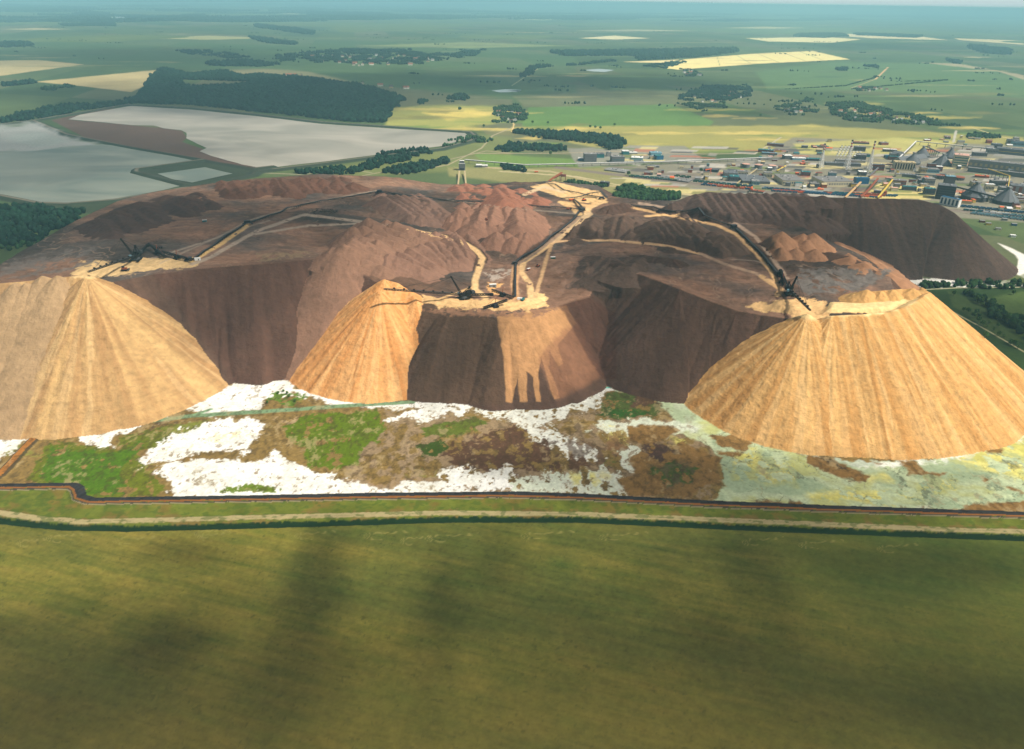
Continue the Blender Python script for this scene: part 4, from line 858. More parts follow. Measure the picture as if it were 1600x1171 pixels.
# single trees : trunk with limbs and a crown of leaf clumps, built once in three sizes and copied
M_bark, tb_, bk = new_mat('bark'); bk.inputs['Base Color'].default_value = (.09, .07, .05, 1); bk.inputs['Roughness'].default_value = .9
nz = tb_.nodes.new('ShaderNodeTexNoise'); nz.inputs['Scale'].default_value = 3; rp = tb_.nodes.new('ShaderNodeValToRGB'); rp.color_ramp.elements[0].color = (.05,.04,.03,1); rp.color_ramp.elements[1].color = (.14,.11,.08,1); tb_.links.new(nz.outputs[0], rp.inputs[0]); tb_.links.new(rp.outputs[0], bk.inputs[0])
def cone_rings(path, radii, n=7):
    v = []; f = []
    for (x, y, z), r in zip(path, radii):
        for i in range(n): a = 6.2832*i/n; v.append((x+r*math.cos(a), y+r*math.sin(a), z))
    for j in range(len(path)-1):
        for i in range(n): f.append((j*n+i, j*n+(i+1) % n, (j+1)*n+(i+1) % n, (j+1)*n+i))
    return v, f
TREEP = []
for s in range(3):
    rr = np.random.default_rng(300+s); H_ = [9, 12, 7][s]
    tv, tf = cone_rings([(0,0,-.5),(.1,0,H_*.3),(.2,.1,H_*.55),(.1,.2,H_*.8)], [.38,.28,.2,.08])
    for q in range(4):
        a = q*1.57+s; b0 = len(tv); v2, f2 = cone_rings([(.1,0,H_*.35+q*.5),(math.cos(a)*1.3,math.sin(a)*1.3,H_*.55+q*.4),(math.cos(a)*2.1,math.sin(a)*2.1,H_*.7+q*.3)], [.16,.1,.04], 5)
        tv += v2; tf += [tuple(i+b0 for i in ff) for ff in f2]
    me = bpy.data.meshes.new('trunk'); me.from_pydata(tv, [], tf); me.materials.append(M_bark)
    n = 90; th = rr.uniform(0, 6.28, n); ph = rr.uniform(-.7, 1, n); rd = rr.uniform(.55, 1, n)**.5
    pts = np.stack([np.cos(th)*np.sqrt(1-ph**2*.8)*rd*H_*.36, np.sin(th)*np.sqrt(1-ph**2*.8)*rd*H_*.36, H_*.58+ph*rd*H_*.36], -1)
    v, f, c = crowns(pts, H_*.17, G(62,92,44) if s != 2 else G(76,104,48), .35, s, .9)
    cr = mesh_np('crown', v, f, c, M_leaf, smooth=False); crm = cr.data; bpy.data.objects.remove(cr); TREEP.append((me, crm))
def add_tree(px, py, kind, label, group, sc=1.0, h=None):
    x, y, z = zat(px, py); e = bpy.data.objects.new('tree', None); COL.objects.link(e); e.location = (x, y, z); e.scale = (sc, sc, sc); e.rotation_euler = (0, 0, random.uniform(0, 6))
    tag(e, label, 'tree', group)
    for nm, me in zip(('trunk', 'crown'), TREEP[kind]): o = bpy.data.objects.new(nm, me); COL.objects.link(o); o.parent = e
rr = np.random.default_rng(5)
for i in range(34):
    t = rr.random(); a = np.array([(1512,461),(1560,490),(1600,516),(1640,540)]); j = rr.integers(3); q = a[j]+(a[j+1]-a[j])*t+rr.normal(0, 3, 2); add_tree(q[0], q[1], rr.integers(3), 'dark green tree in the thick row across the right meadow', 'trees of the thick meadow row', rr.uniform(.8, 1.3))
for px, py in ((1505,487),(1512,490),(1520,497),(1528,504),(1534,510),(1541,513),(1552,517),(1560,525),(1568,528),(1578,537),(1584,541),(1590,545),(1525,492),(1545,506),(1558,512)): add_tree(px, py, (px+py) % 3, 'tree beside the pale lane right of the golden heap', 'trees along the right lane', .9)
for px, py, lb in ((1490,462,'lone bush on the meadow nearest the golden heap'), (1512,452,'round tree standing on the lane by the salt crust'), (1583,461,'lone tree on the upper right meadow'), (1576,450,'tree right of the lane end'), (1538,529,'dark tree on the near side of the pale lane'), (1578,540,'tree at the lower end of the pale lane')): add_tree(px, py, 0, lb, None, 1.1)
for px, py in ((435,616),(443,613),(449,616),(452,621),(418,631),(461,628)): add_tree(px, py, 2, 'small shrub on the grassy islet in the white salt', 'shrubs on the salt islet', .62)
for px, py in ((922,201),(930,202),(938,203),(960,198),(856,195),(832,194),(1142,157),(1188,183),(1320,190),(756,200),(1095,270),(1153,295),(982,275),(860,243)): add_tree(px, py, 1, 'isolated tree on the open fields near the works', 'scattered field trees', 1.2)
# ================================================================ village houses
M_house = ground_mat('plaster', scale=.5, amt=.1, bump=.1)
def house_mesh(wc, rc, w=11, d=8, h=4.5, r=3.5):
    bm = bmesh.new(); cl = bm.verts.layers.float_color.new('Col')
    P3 = [(-w/2,-d/2,0),(w/2,-d/2,0),(w/2,d/2,0),(-w/2,d/2,0),(-w/2,-d/2,h),(w/2,-d/2,h),(w/2,d/2,h),(-w/2,d/2,h),(-w/2,0,h+r),(w/2,0,h+r)]
    v = [bm.verts.new(p) for p in P3]
    for f in ((0,1,5,4),(2,3,7,6),(1,2,6,9,5),(3,0,4,8,7)): bm.faces.new([v[i] for i in f])
    for q in v: q[cl] = (*wc, 1)
    e = .7; RR = [(-w/2-e,-d/2-e,h-.4),(w/2+e,-d/2-e,h-.4),(w/2+e,0,h+r+.2),(-w/2-e,0,h+r+.2),(w/2+e,d/2+e,h-.4),(-w/2-e,d/2+e,h-.4)]
    u = [bm.verts.new(p) for p in RR]
    for q in u: q[cl] = (*rc, 1)
    bm.faces.new([u[0],u[1],u[2],u[3]]); bm.faces.new([u[3],u[2],u[4],u[5]])
    c0 = [bm.verts.new((1.5+a, b, z)) for z in (h+r-1.5, h+r+1.6) for a, b in ((0,.4),(.8,.4),(.8,1.2),(0,1.2))]
    for q in c0: q[cl] = (*G(130,96,80), 1)
    for f in ((0,1,5,4),(1,2,6,5),(2,3,7,6),(3,0,4,7),(4,5,6,7)): bm.faces.new([c0[i] for i in f])
    me = bpy.data.meshes.new('house'); bm.to_mesh(me); bm.free(); me.materials.append(M_house); return me
HM = [house_mesh(G(220,214,196), G(108,78,66)), house_mesh(G(236,232,222), G(140,140,140)), house_mesh(G(200,180,140), G(96,92,92)), house_mesh(G(230,226,214), G(150,104,84), 16, 9)]
def houses(poly, n, label, group, sc, seed):
    rr = np.random.default_rng(seed); p = np.array(poly, float); c = 0
    while c < n:
        q = rr.uniform(p.min(0), p.max(0))
        if not inside(np.array([q[0]]), np.array([q[1]]), p)[0]: continue
        w_ = P(q[0], q[1], 0); o = bpy.data.objects.new('house', HM[rr.integers(4)]); COL.objects.link(o); o.location = (w_[0], w_[1], 0); o.scale = (sc,)*3; o.rotation_euler = (0, 0, rr.choice([0.2, 1.7, 0.5])); tag(o, label, 'house', group); c += 1
houses([(772,170),(808,165),(824,182),(820,192),(775,192)], 14, 'small house among the trees of the village by the lane', 'houses of the small village', 1.3, 1)
houses([(1070,152),(1165,140),(1170,155),(1100,170)], 12, 'house half hidden by the trees of the hamlet', 'houses of the hamlet', 1.4, 2)
houses([(1215,170),(1250,163),(1275,176),(1230,180)], 9, 'farmstead house left of the long village', 'scattered farmstead houses', 1.4, 3)
houses([(1300,172),(1340,168),(1400,180),(1500,198),(1330,188)], 26, 'house in the long village beyond the factory', 'houses of the long village', 1.4, 4)
houses([(1060,110),(1085,110),(1098,120),(1072,119)], 10, 'pale house below the yellow field', 'houses below the yellow field', 1.8, 5)
houses([(1335,138),(1395,138),(1390,143),(1340,143)], 6, 'building of the lone farm on the plain', 'buildings of the lone farm', 1.8, 6)
houses([(450,92),(560,84),(700,92),(650,102),(560,104)], 40, 'house of the far town in the trees', 'houses of the far town', 2.3, 7)
houses([(445,118),(475,120),(470,123),(445,121)], 4, 'long pale shed behind the forest', 'sheds behind the forest', 2.2, 8)
houses([(555,130),(645,136),(640,140),(560,134)], 6, 'pale farm shed right of the forest', 'farm sheds right of the forest', 2.2, 9)
# ================================================================ works buildings
def flat_mat(name, col, rough_=.7, metal=0.0, var=.12, scale=.6):
    m, t, b = new_mat(name); N = t.nodes.new; L = t.links.new
    tc = N('ShaderNodeTexCoord'); no = N('ShaderNodeTexNoise'); no.inputs['Scale'].default_value = scale; no.inputs['Detail'].default_value = 4; L(tc.outputs['Object'], no.inputs['Vector'])
    r = N('ShaderNodeValToRGB'); r.color_ramp.elements[0].position = .3; r.color_ramp.elements[1].position = .7
    c = np.asarray(col); r.color_ramp.elements[0].color = (*np.clip(c*(1-var*2), 0, 1), 1); r.color_ramp.elements[1].color = (*np.clip(c*(1+var), 0, 1), 1)
    L(no.outputs[0], r.inputs[0]); L(r.outputs[0], b.inputs['Base Color']); b.inputs['Roughness'].default_value = rough_; b.inputs['Metallic'].default_value = metal; b.inputs['Specular IOR Level'].default_value = .3
    return m
PALM = dict(cream=G(206,198,170), grey=G(140,140,138), dgrey=G(92,94,98), white=G(236,236,232), blue=G(30,92,130), teal=G(44,112,116), lblue=G(120,160,176), orange=G(226,104,56), red=G(176,58,44), brick=G(132,78,62),
            pink=G(214,168,150), roof=G(128,126,124), dark=G(44,46,52), yellow=G(222,192,84), rust=G(150,80,50), green=G(48,96,74), tan=G(190,172,130), glass=G(40,70,96), steel=G(70,72,74), black=G(26,25,26), sand=G(214,172,118), slate=G(104,108,112))
MM = {k: flat_mat(k, v, .35 if k in ('glass', 'blue') else .75) for k, v in PALM.items()}
class MB:
    def __init__(s): s.v = []; s.f = []
    def box(s, c, d, rz=0.0):
        n = len(s.v); ca, sa = math.cos(rz), math.sin(rz)
        for z in (-.5, .5):
            for x, y in ((-.5,-.5),(.5,-.5),(.5,.5),(-.5,.5)):
                X_, Y_ = x*d[0], y*d[1]; s.v.append((c[0]+X_*ca-Y_*sa, c[1]+X_*sa+Y_*ca, c[2]+z*d[2]))
        s.f += [tuple(n+i for i in q) for q in ((3,2,1,0),(4,5,6,7),(0,1,5,4),(1,2,6,5),(2,3,7,6),(3,0,4,7))]; return s
    def bar(s, a, b, w_, h=None):
        a = Vector(a); b = Vector(b); h = h or w_; d = b-a; L = d.length
        if L < 1e-6: return s
        q = d.to_track_quat('X', 'Z'); n = len(s.v)
        for x in (0, 1):
            for y, z in ((-.5,-.5),(.5,-.5),(.5,.5),(-.5,.5)):
                p = a+q @ Vector((x*L, y*w_, z*h)); s.v.append(tuple(p))
        s.f += [tuple(n+i for i in k_) for k_ in ((0,3,2,1),(4,5,6,7),(0,1,5,4),(1,2,6,5),(2,3,7,6),(3,0,4,7))]; return s
    def tube(s, path, radii, n=12, cap=True):
        b0 = len(s.v)
        for j, (p, r) in enumerate(zip(path, radii)):
            for i in range(n): a = 6.28319*i/n; s.v.append((p[0]+r*math.cos(a), p[1]+r*math.sin(a), p[2]))
        for j in range(len(path)-1):
            for i in range(n): s.f.append((b0+j*n+i, b0+j*n+(i+1) % n, b0+(j+1)*n+(i+1) % n, b0+(j+1)*n+i))
        if cap: s.f.append(tuple(b0+(len(path)-1)*n+i for i in range(n))); s.f.append(tuple(b0+n-1-i for i in range(n)))
        return s
    def quad(s, *p): n = len(s.v); s.v += [tuple(q) for q in p]; s.f.append(tuple(range(n, n+len(p)))); return s
    def mesh(s, name, mat):
        me = bpy.data.meshes.new(name); me.from_pydata(s.v, [], s.f); me.update(); me.materials.append(mat); return me
    def build(s, name, mat, parent=None, loc=None):
        o = bpy.data.objects.new(name, s.mesh(name, mat)); COL.objects.link(o)
        if parent: o.parent = parent
        if loc is not None: o.location = loc
        return o
def empty(name, loc, rz=0.0, label=None, cat=None, group=None):
    o = bpy.data.objects.new(name, None); COL.objects.link(o); o.location = tuple(float(q) for q in loc); o.rotation_euler = (0, 0, rz); return tag(o, label, cat, group)
def building(pL, pR, depth, h, wall, roof, label, name='building', style='flat', win=0, winh=.5, wmat='glass', group=None, cat='building', bands=0, z=0.0, extra=None, rz_=None):
    a = P(pL[0], pL[1], z); b = P(pR[0], pR[1], z); W_ = float(np.linalg.norm(b-a)); rz = math.atan2(b[1]-a[1], b[0]-a[0])
    e = empty(name, a, rz, label, cat, group); f = MB()
    if style == 'flat':
        MB().box((W_/2, depth/2, h/2), (W_, depth, h)).build('wall', MM[wall], e)
        r = MB().box((W_/2, depth/2, h+.25), (W_+.8, depth+.8, .5)); 
        rr = np.random.default_rng(int(abs(pL[0]*7+pL[1]*3)))
        ro = r.build('roof', MM[roof], e)
        for i in range(int(min(12 if not group else 2, W_*depth/260))): MB().box((rr.uniform(.1,.9)*W_, rr.uniform(.1,.9)*depth, h+1.2), (rr.uniform(1.5,4.5), rr.uniform(1.5,4.5), 1.4)).build('roof_vent', MM['white' if i % 3 == 0 else 'dgrey'], ro)
    else:
        rh = extra or min(depth, W_)*.22
        w2 = MB().box((W_/2, depth/2, h/2), (W_, depth, h))
        if style == 'gable_x':   # ridge along the width
            w2.quad((0,0,h),(0,depth,h),(0,depth/2,h+rh)); w2.quad((W_,depth,h),(W_,0,h),(W_,depth/2,h+rh))
            r = MB(); 
            for y0, s_ in ((-.6, 1), (depth+.6, -1)): r.quad((-.6,y0,h+.05),(W_+.6,y0,h+.05),(W_+.6,depth/2,h+rh+.3),(-.6,depth/2,h+rh+.3)); 
        else:
            w2.quad((0,0,h),(W_,0,h),(W_/2,0,h+rh)); w2.quad((W_,depth,h),(0,depth,h),(W_/2,depth,h+rh))
            r = MB()
            for x0 in (-.6, W_+.6): r.quad((x0,-.6,h+.05),(x0,depth+.6,h+.05),(W_/2,depth+.6,h+rh+.3),(W_/2,-.6,h+rh+.3))
        w2.build('wall', MM[wall], e); r.build('roof', MM[roof], e)
    for i in range(win):
        x = W_*(i+.5)/win; MB().box((x, -.15, h*.52), (W_/win*.5, .4, h*winh)).build('window', MM[wmat], e)
    for i in range(bands): MB().box((W_/2, -.12, h*(i+1)/(bands+1)), (W_*.94, .3, h*.07)).build('window_band', MM[wmat], e)
    return e
B = building
B((1222.6,289.4),(1255.7,290),95,14,'cream','roof','long warehouse with grey vented roof and cream end wall, left of the red roofed patch', win=10, winh=.3)
B((1286,292),(1332.7,291.5),80,15,'cream','roof','two tier grey roofed workshop with cream front beside the blue block', win=12, winh=.25)
B((1160,287),(1203,288.5),100,8,'dgrey','slate','wide low hall with flat slate roof left of the warehouses')
B((1337,288),(1357,288),20,18,'blue','blue','dark blue cube shaped block at the head of the inclined galleries')
B((913,253.5),(932,253.5),30,27,'slate','grey','tall slate box at the left end of the chemical works', bands=3, wmat='dgrey')
B((956,254.5),(975.6,254.5),36,19,'slate','roof','wide grey hall in the middle of the chemical works', bands=1, wmat='teal')
B((973,242),(983,242),26,12,'teal','white','small teal hall with bright white roof in the chemical works')
B((983.5,241.5),(996,241.5),20,6,'grey','white','low white roofed shed beside the teal hall')
B((986,250),(1004,251),34,8,'lblue','white','white roofed store with pale blue walls in the chemical works')
B((992,255),(1006,255),20,6,'teal','slate','low teal store in front of the white roofed store')
B((903,251.5),(912,252),22,8,'blue','white','small blue shed with white roof at the left of the chemical works')
B((1017,243.5),(1034,243.5),30,10,'lblue','lblue','pale blue hall at the right of the chemical works')
B((1026,250.5),(1036.5,250),26,14,'blue','teal','blue block with sloping teal roof at the right end of the chemical works')
B((933,247),(944,247),30,13,'teal','dgrey','dark teal block behind the slate box'); B((948,245),(955,245),16,14,'grey','slate','narrow grey tower house of the chemical works')
B((1016,249),(1023,249),18,9,'tan','grey','tan shed between the two blue halls')
B((744,262),(753,262),22,7,'dgrey','white','small dark shed with white roof right of the transfer tower'); B((753.5,262),(762,262),18,6,'grey','white','pale roofed shed at the end of the tower road')
pw_ = B((1396,266),(1428.5,268),34,27,'cream','tan','pale power house with eight tall dark windows', win=8, winh=.7, wmat='dark')
B((1487,261.5),(1509.5,263.5),44,42,'cream','pink','tall cream tower building with salmon roof', bands=4, wmat='teal')
B((1511,263),(1660,279),34,30,'grey','roof','very long grey hall with pale window panels at the right edge', win=18, winh=.3, wmat='tan')
B((1511,268.5),(1660,285),14,14,'slate','roof','low grey annex along the foot of the very long hall')
B((1555,240),(1660,250),44,20,'slate','dgrey','dark roofed hall with a yellow strip behind the very long hall', bands=1, wmat='yellow')
B((1461,311),(1489,314),38,40,'dark','slate','tall dark glazed block right behind the long dark heap', bands=5, wmat='steel')
B((1472,302),(1487,303),20,50,'dgrey','lblue','dark head house with pale blue roof above the dark glazed block')
B((1467,319),(1496,325),14,22,'white','blue','white block with five blue windows at the end of the long dark heap', win=5, winh=.72, wmat='glass')
B((1500,318),(1518,319.5),12,8,'tan','orange','low shed with bright orange roof behind the wagons')
B((1441,285),(1451,286),22,13,'cream','orange','small house like block with orange red roof in the middle of the works', style='gable_y')
B((1523,277),(1545,279),14,6,'rust','orange','long low shed with orange red roof beneath the long hall')
B((1576,304),(1650,311),36,27,'grey','slate','grey block with brick red pilasters at the right edge', win=7, winh=.8, wmat='brick')
B((1540,262),(1565,265),12,16,'slate','white','slate annex with white roof below the long hall')
B((1226,249),(1238,249),26,12,'dgrey','white','dark shed with bright white roof at the upper end of the works'); B((1238.5,250.5),(1260,251),20,7,'lblue','white','long pale shed next to the bright white roof'); B((1260.5,251.5),(1283,252),20,7,'dark','teal','long dark green shed next to the pale shed')
B((1290,259),(1345,261),26,9,'dgrey','slate','long dark low hall between the lattice chimneys'); B((1306,253),(1352,255),18,7,'grey','grey','long grey shed behind the lattice chimneys')
B((1252,258),(1262,258),14,5,'rust','orange','small orange shed left of the first chimney'); B((1276,285),(1292,279),14,2.5,'orange','orange','flat orange canopy between the two warehouses')
B((1392,248),(1402,250),30,22,'slate','slate','grey round shouldered store at the left of the storage domes', style='gable_x'); B((1371,262),(1382,263),14,10,'white','white','small white block beside the third chimney')
B((1388,290),(1406,291),30,12,'tan','green','greenish flat block with teal strip in the middle of the works', bands=1); B((1405,276),(1435,279),22,8,'slate','slate','slate hall below the power house')
B((1365,302),(1376,303),14,8,'dgrey','grey','hexagonal looking grey store by the yellow gallery'); B((1340,245),(1360,246),24,9,'teal','slate','low teal shed right of the third chimney'); B((1384,247),(1391,247),16,8,'blue','blue','bright blue shed above the power house')
B((1198,228),(1224,230),24,9,'brick','slate','brick row building at the top of the works'); B((1184,238),(1208,240),22,10,'brick','teal','brick block with teal roof at the upper left of the works'); B((1334,225),(1358,226),30,6,'dgrey','brick','pair of long dark sheds by the yellow grass')
B((1190,241.5),(1214,243),14,7,'slate','lblue','low slate row below the brick block'); B((1377,227),(1388,227),24,9,'brick','roof','brick house at the far corner of the yellow grass'); B((1275,231),(1295,232),26,5,'rust','teal','low rust coloured yard building left of the transformers')
B((1100,267.5),(1121,270),16,8,'dark','dgrey','long dark store left of the three tanks', style='gable_x'); B((1136,270),(1160,272.5),16,8,'dark','dgrey','second long dark store just below the tanks', style='gable_x'); B((1011,262),(1030,262.5),16,6,'dgrey','grey','low grey shed along the rail fan')
B((944,267),(976,271),44,3.5,'grey','grey','fenced block of low grey sheds left of the loading yard'); B((1024,279),(1075,286),40,3,'dgrey','roof','broad flat hall beside the orange crane'); B((1170,299.5),(1192,303),18,5,'grey','rust','rust coloured loading shed beside the wagons')
B((937,291),(950,292.5),14,13,'dark','dgrey','dark head house at the right end of the orange stockpile')
# filler sheds of the works yards, each its own thing
rr = np.random.default_rng(12); placed = 0
ZON = [(1125,252,1215,282),(1215,262,1300,300),(1300,262,1400,302),(1380,268,1470,305),(1430,255,1600,300),(1490,285,1600,318),(1000,255,1110,285),(1390,215,1600,235),(1180,222,1300,260),(1560,300,1640,330)]
while placed < 190:
    z_ = ZON[rr.integers(len(ZON))]; cx = rr.uniform(z_[0], z_[2]); cy = rr.uniform(z_[1], z_[3]); L = rr.uniform(2.5, 11)
    wl = ['cream', 'grey', 'dgrey', 'tan', 'brick', 'white', 'slate', 'rust', 'cream', 'yellow'][rr.integers(10)]; rf = ['roof', 'grey', 'slate', 'white', 'brick', 'tan', 'dgrey', 'teal', 'roof', 'pink', 'slate', 'grey', 'orange'][rr.integers(13)]
    B((cx, cy), (cx+L, cy+L*.045), rr.uniform(7, 20), rr.uniform(4, 11), wl, rf, 'small industrial shed standing in the works yards between the main halls', 'shed', rr.choice(['flat', 'gable_x']), group='sheds of the works yards', cat='shed'); placed += 1
for i in range(46):
    z_ = [(1290,232,1390,262),(1400,262,1480,300),(1500,285,1600,312),(1540,310,1600,322),(1110,270,1200,290),(1380,285,1460,306),(1510,226,1600,245),(1250,262,1400,300)][i % 8]; cx = rr.uniform(z_[0], z_[2]); cy = rr.uniform(z_[1], z_[3]); L = rr.uniform(9, 24); h_ = rr.uniform(9, 22)
    wl = ['cream', 'grey', 'slate', 'tan', 'dgrey', 'lblue', 'brick'][rr.integers(7)]; rf = ['roof', 'slate', 'dgrey', 'teal', 'grey', 'white', 'roof'][rr.integers(7)]
    B((cx, cy), (cx+L, cy+L*.05), rr.uniform(14, 30), h_, wl, rf, 'flat roofed works hall among the sheds of the plant', 'works_hall', 'flat', win=int(L/2.2), winh=.4, wmat='glass' if i % 2 else 'dark', group='works halls among the sheds', cat='hall')
# storage tanks
for px, py, lb in ((1165,262,'left'), (1184.6,263.2,'middle'), (1206,264.4,'right')):
    e = empty('storage_tank', P(px, py), 0, f'grey round oil tank with pink roof, {lb} one of the three', 'tank', 'three round tanks')
    MB().tube([(0,0,0),(0,0,12)], [13, 13], 28).build('wall', MM['slate'], e); MB().tube([(0,0,12.02),(0,0,12.6),(0,0,14)], [13.4, 13.4, .5], 28).build('roof', MM['pink'], e); MB().bar((13.2,-1,0),(12.8,3,12), .8).build('stair', MM['steel'], e)
def silo(px, py, r, hw, hc, lab, mat='slate', n=16, apex=True):
    e = empty('storage_dome', P(px, py), .2, lab, 'storage dome')
    MB().tube([(0,0,0),(0,0,hw)], [r, r], n).build('wall', MM['steel'], e)
    rf = MB().tube([(0,0,hw+.03),(0,0,hw+hc*.55),(0,0,hw+hc)], [r*1.03, r*.5, r*.1], n)
    for i in range(n): a = 6.28319*i/n; rf.bar((r*1.03*math.cos(a), r*1.03*math.sin(a), hw+.1), (r*.5*math.cos(a), r*.5*math.sin(a), hw+hc*.55+.1), .5)
    rf.build('roof', MM[mat], e)
    if apex: MB().box((0,0,hw+hc+1.5), (r*.35, r*.35, 4)).build('head_house', MM['grey'], e)
silo(1425,256,27,6,30,'smooth grey storage dome nearest the power house', n=24); silo(1440,245,26,6,30,'grey storage dome behind the nearest dome', n=24); silo(1471,258,31,4,32,'faceted grey storage cone left of the tower building', n=8); silo(1484,247,26,5,30,'grey cone half hidden behind the faceted one', n=10)
silo(1521,312,34,12,36,'big grey conical store with dark bracing right of the white block', n=12); silo(1570,318,33,10,34,'grey conical store at the far right near the wagons', n=12)
B((1393,254),(1408,257),150,10,'grey','slate','long pitched storage hall running back beside the domes', style='gable_y', extra=12)
for px, py, lb in ((1470,279,'left'), (1497,281,'right')):
    e = empty('cooling_basin', P(px, py), 0, f'dark ribbed round thickener with rust red rim, {lb} of the pair', 'basin', 'pair of round thickeners'); MB().tube([(0,0,0),(0,0,8)], [17, 17], 28).build('wall', MM['dark'], e); MB().tube([(0,0,8.02),(0,0,9.5)], [17.8, 17.8], 28).build('rim', MM['rust'], e)
    rb = MB(); [rb.box((17.3*math.cos(a), 17.3*math.sin(a), 4), (.8, .8, 8), a) for a in np.linspace(0, 6.28, 25)[:-1]]; rb.build('ribs', MM['grey'], e)
# lattice chimneys with dark red bands
for px, py, h, lb in ((1281.5,263,82,'shortest lattice chimney, leftmost of the three'), (1322.5,264.5,97,'tall lattice chimney in the middle of the three'), (1356.5,269.5,102,'tall lattice chimney nearest the blue block, rightmost')):
    e = empty('chimney', P(px, py), .3, lb, 'chimney', 'three lattice chimneys'); lat = MB(); n = 8; bw = 8.5; tw = 1.9
    for s1, s2 in ((1,1),(1,-1),(-1,1),(-1,-1)):
        lat.bar((bw*s1, bw*s2, 0), (tw*s1, tw*s2, h*.72), .9)
    for i in range(n):
        z0 = h*.72*i/n; z1 = h*.72*(i+1)/n; r0 = bw+(tw-bw)*i/n; r1 = bw+(tw-bw)*(i+1)/n
        for q in range(4):
            c = [(1,1),(1,-1),(-1,-1),(-1,1)]; a_ = c[q]; b_ = c[(q+1) % 4]
            lat.bar((a_[0]*r0, a_[1]*r0, z0), (b_[0]*r1, b_[1]*r1, z1), .45); lat.bar((b_[0]*r0, b_[1]*r0, z0), (a_[0]*r1, a_[1]*r1, z1), .45); lat.bar((a_[0]*r1, a_[1]*r1, z1), (b_[0]*r1, b_[1]*r1, z1), .5)
    lat.build('lattice', MM['white'], e); MB().tube([(0,0,0),(0,0,h*.76)], [1.9, 1.6], 12).build('flue', MM['white'], e)
    for i, (z0, z1, m_) in enumerate(((.76,.80,'red'),(.80,.86,'white'),(.86,.90,'red'),(.90,.955,'white'),(.955,1.0,'dark'))): MB().tube([(0,0,h*z0),(0,0,h*z1)], [3.1 if m_ != 'white' else 2.0]*2, 12).build('painted_band', MM[m_], e)
# pipes and galleries
def gallery(pts, w_, h, mat, label, name='conveyor_gallery', leg=18, lm='steel', roof=None, cat='gallery', legs=True):
    q = [P(a, b, c) for a, b, c in pts]; e = empty(name, (q[0][0], q[0][1], 0), 0, label, cat); o_ = np.array([q[0][0], q[0][1], 0]); g_ = MB()
    for a, b in zip(q[:-1], q[1:]): g_.bar(a-o_, b-o_, w_, h)
    g_.build('duct', MM[mat], e)
    if roof:
        g2 = MB()
        for a, b in zip(q[:-1], q[1:]): g2.bar(a-o_+[0,0,h/2+.15], b-o_+[0,0,h/2+.15], w_+.6, .3)
        g2.build('roof', MM[roof], e)
    if legs:
        n_ = 0
        for a, b in zip(q[:-1], q[1:]):
            L = np.linalg.norm(b-a); k = max(1, int(L/leg))
            for i in range(k):
                c = a+(b-a)*(i+.5)/k-o_
                if c[2] > h and n_ < 60: MB().bar((c[0]-w_*.4, c[1], 0), (c[0]-w_*.2, c[1], c[2]-h/2), .6).bar((c[0]+w_*.4, c[1], 0), (c[0]+w_*.2, c[1], c[2]-h/2), .6).bar((c[0]-w_*.4, c[1], 0), (c[0]+w_*.2, c[1], c[2]-h/2), .35).build('leg', MM[lm], e); n_ += 1
    return e
gallery([(726,250,12),(820,258,9),(1040,253,9),(1206,246.5,9)], 5, 3, 'grey', 'very long pale elevated gallery running from the transfer tower to the works', leg=30, roof='white')
gallery([(1406,246,18),(1431.6,221,14),(1498,228,14),(1600,236,14)], 4, 2.5, 'grey', 'white gallery bending round behind the storage domes', leg=30, roof='white')
gallery([(1321,309,3),(1345,285,14)], 5, 3, 'tan', 'pale inclined gallery from the blue block down to the long dark heap', roof='sand'); gallery([(1345,308,3),(1358,296,12),(1372,279,18)], 5, 3, 'brick', 'brown inclined gallery right of the pale one', roof='rust'); gallery([(1372,309,3),(1382,297,10),(1395,281,16)], 4, 2.6, 'yellow', 'yellow inclined gallery with a kink', roof='yellow')
gallery([(1489,291,34),(1556,308,20)], 5, 3.5, 'dark', 'long dark gallery from the head house across the conical stores'); gallery([(1544,264,26),(1578,275,26),(1575,296,6)], 2.2, 2.2, 'yellow', 'pale yellow pipe bending down beside the long hall'); gallery([(1358,276,6),(1378,257,10),(1396,258,12)], 5, 3, 'brick', 'brownish gallery beside the third chimney', roof='slate')
gallery([(1448,229,22),(1468,239,22)], 4, 3, 'dgrey', 'dark gallery joining the rear dome to the faceted cone'); gallery([(1430,272,12),(1487,277,12)], 4, 3, 'slate', 'slate gallery between power house and tower building'); gallery([(1214,267,5),(1228,259,9)], 3, 3, 'yellow', 'short yellow gallery next to the right tank'); gallery([(1151,287,4),(1183,264,6)], 4, 2, 'tan', 'tan gallery left of the low slate hall')
gallery([(851,288,6),(866,277,20),(878,270,26)], 5, 3.5, 'rust', 'rust brown inclined loading bridge left of the orange stockpile')
# transfer tower behind the massif
e = empty('transfer_tower', P(722,266), 0, 'grey transfer tower with pale upper storey at the head of the twin ramp', 'tower'); MB().box((0,0,11), (20, 16, 22)).build('wall', MM['slate'], e); MB().box((0,2,26), (14, 12, 8)).build('upper_storey', MM['dgrey'], e); MB().box((0,2,30.3), (15, 13, .5)).box((0,-6.5,22.3), (21, 4, .5)).build('roof', MM['white'], e); MB().box((0,-8.2,5), (14, .5, 6)).build('door', MM['dark'], e)
for sx in (-9, 9): 
    a = P(722+sx*.72, 292, 0); b = P(722+sx*.45, 267, 12); MB().bar(a-P(722,266), b-P(722,266), 5, 1.2).build('ramp', MM['tan'], e)
e = empty('loading_bridge', P(880,283), -.2, 'rust brown loading bridge house above the orange stockpile', 'loader'); MB().box((0,0,17), (16, 9, 7)).build('house', MM['brick'], e)
for x, y in ((-7,-3),(7,-3),(-7,3),(7,3)): MB().bar((x,y,0),(x,y,14), 1).build('leg', MM['rust'], e)
MB().bar((-8,0,18),(-30,-2,6), 2.5).build('boom', MM['rust'], e)
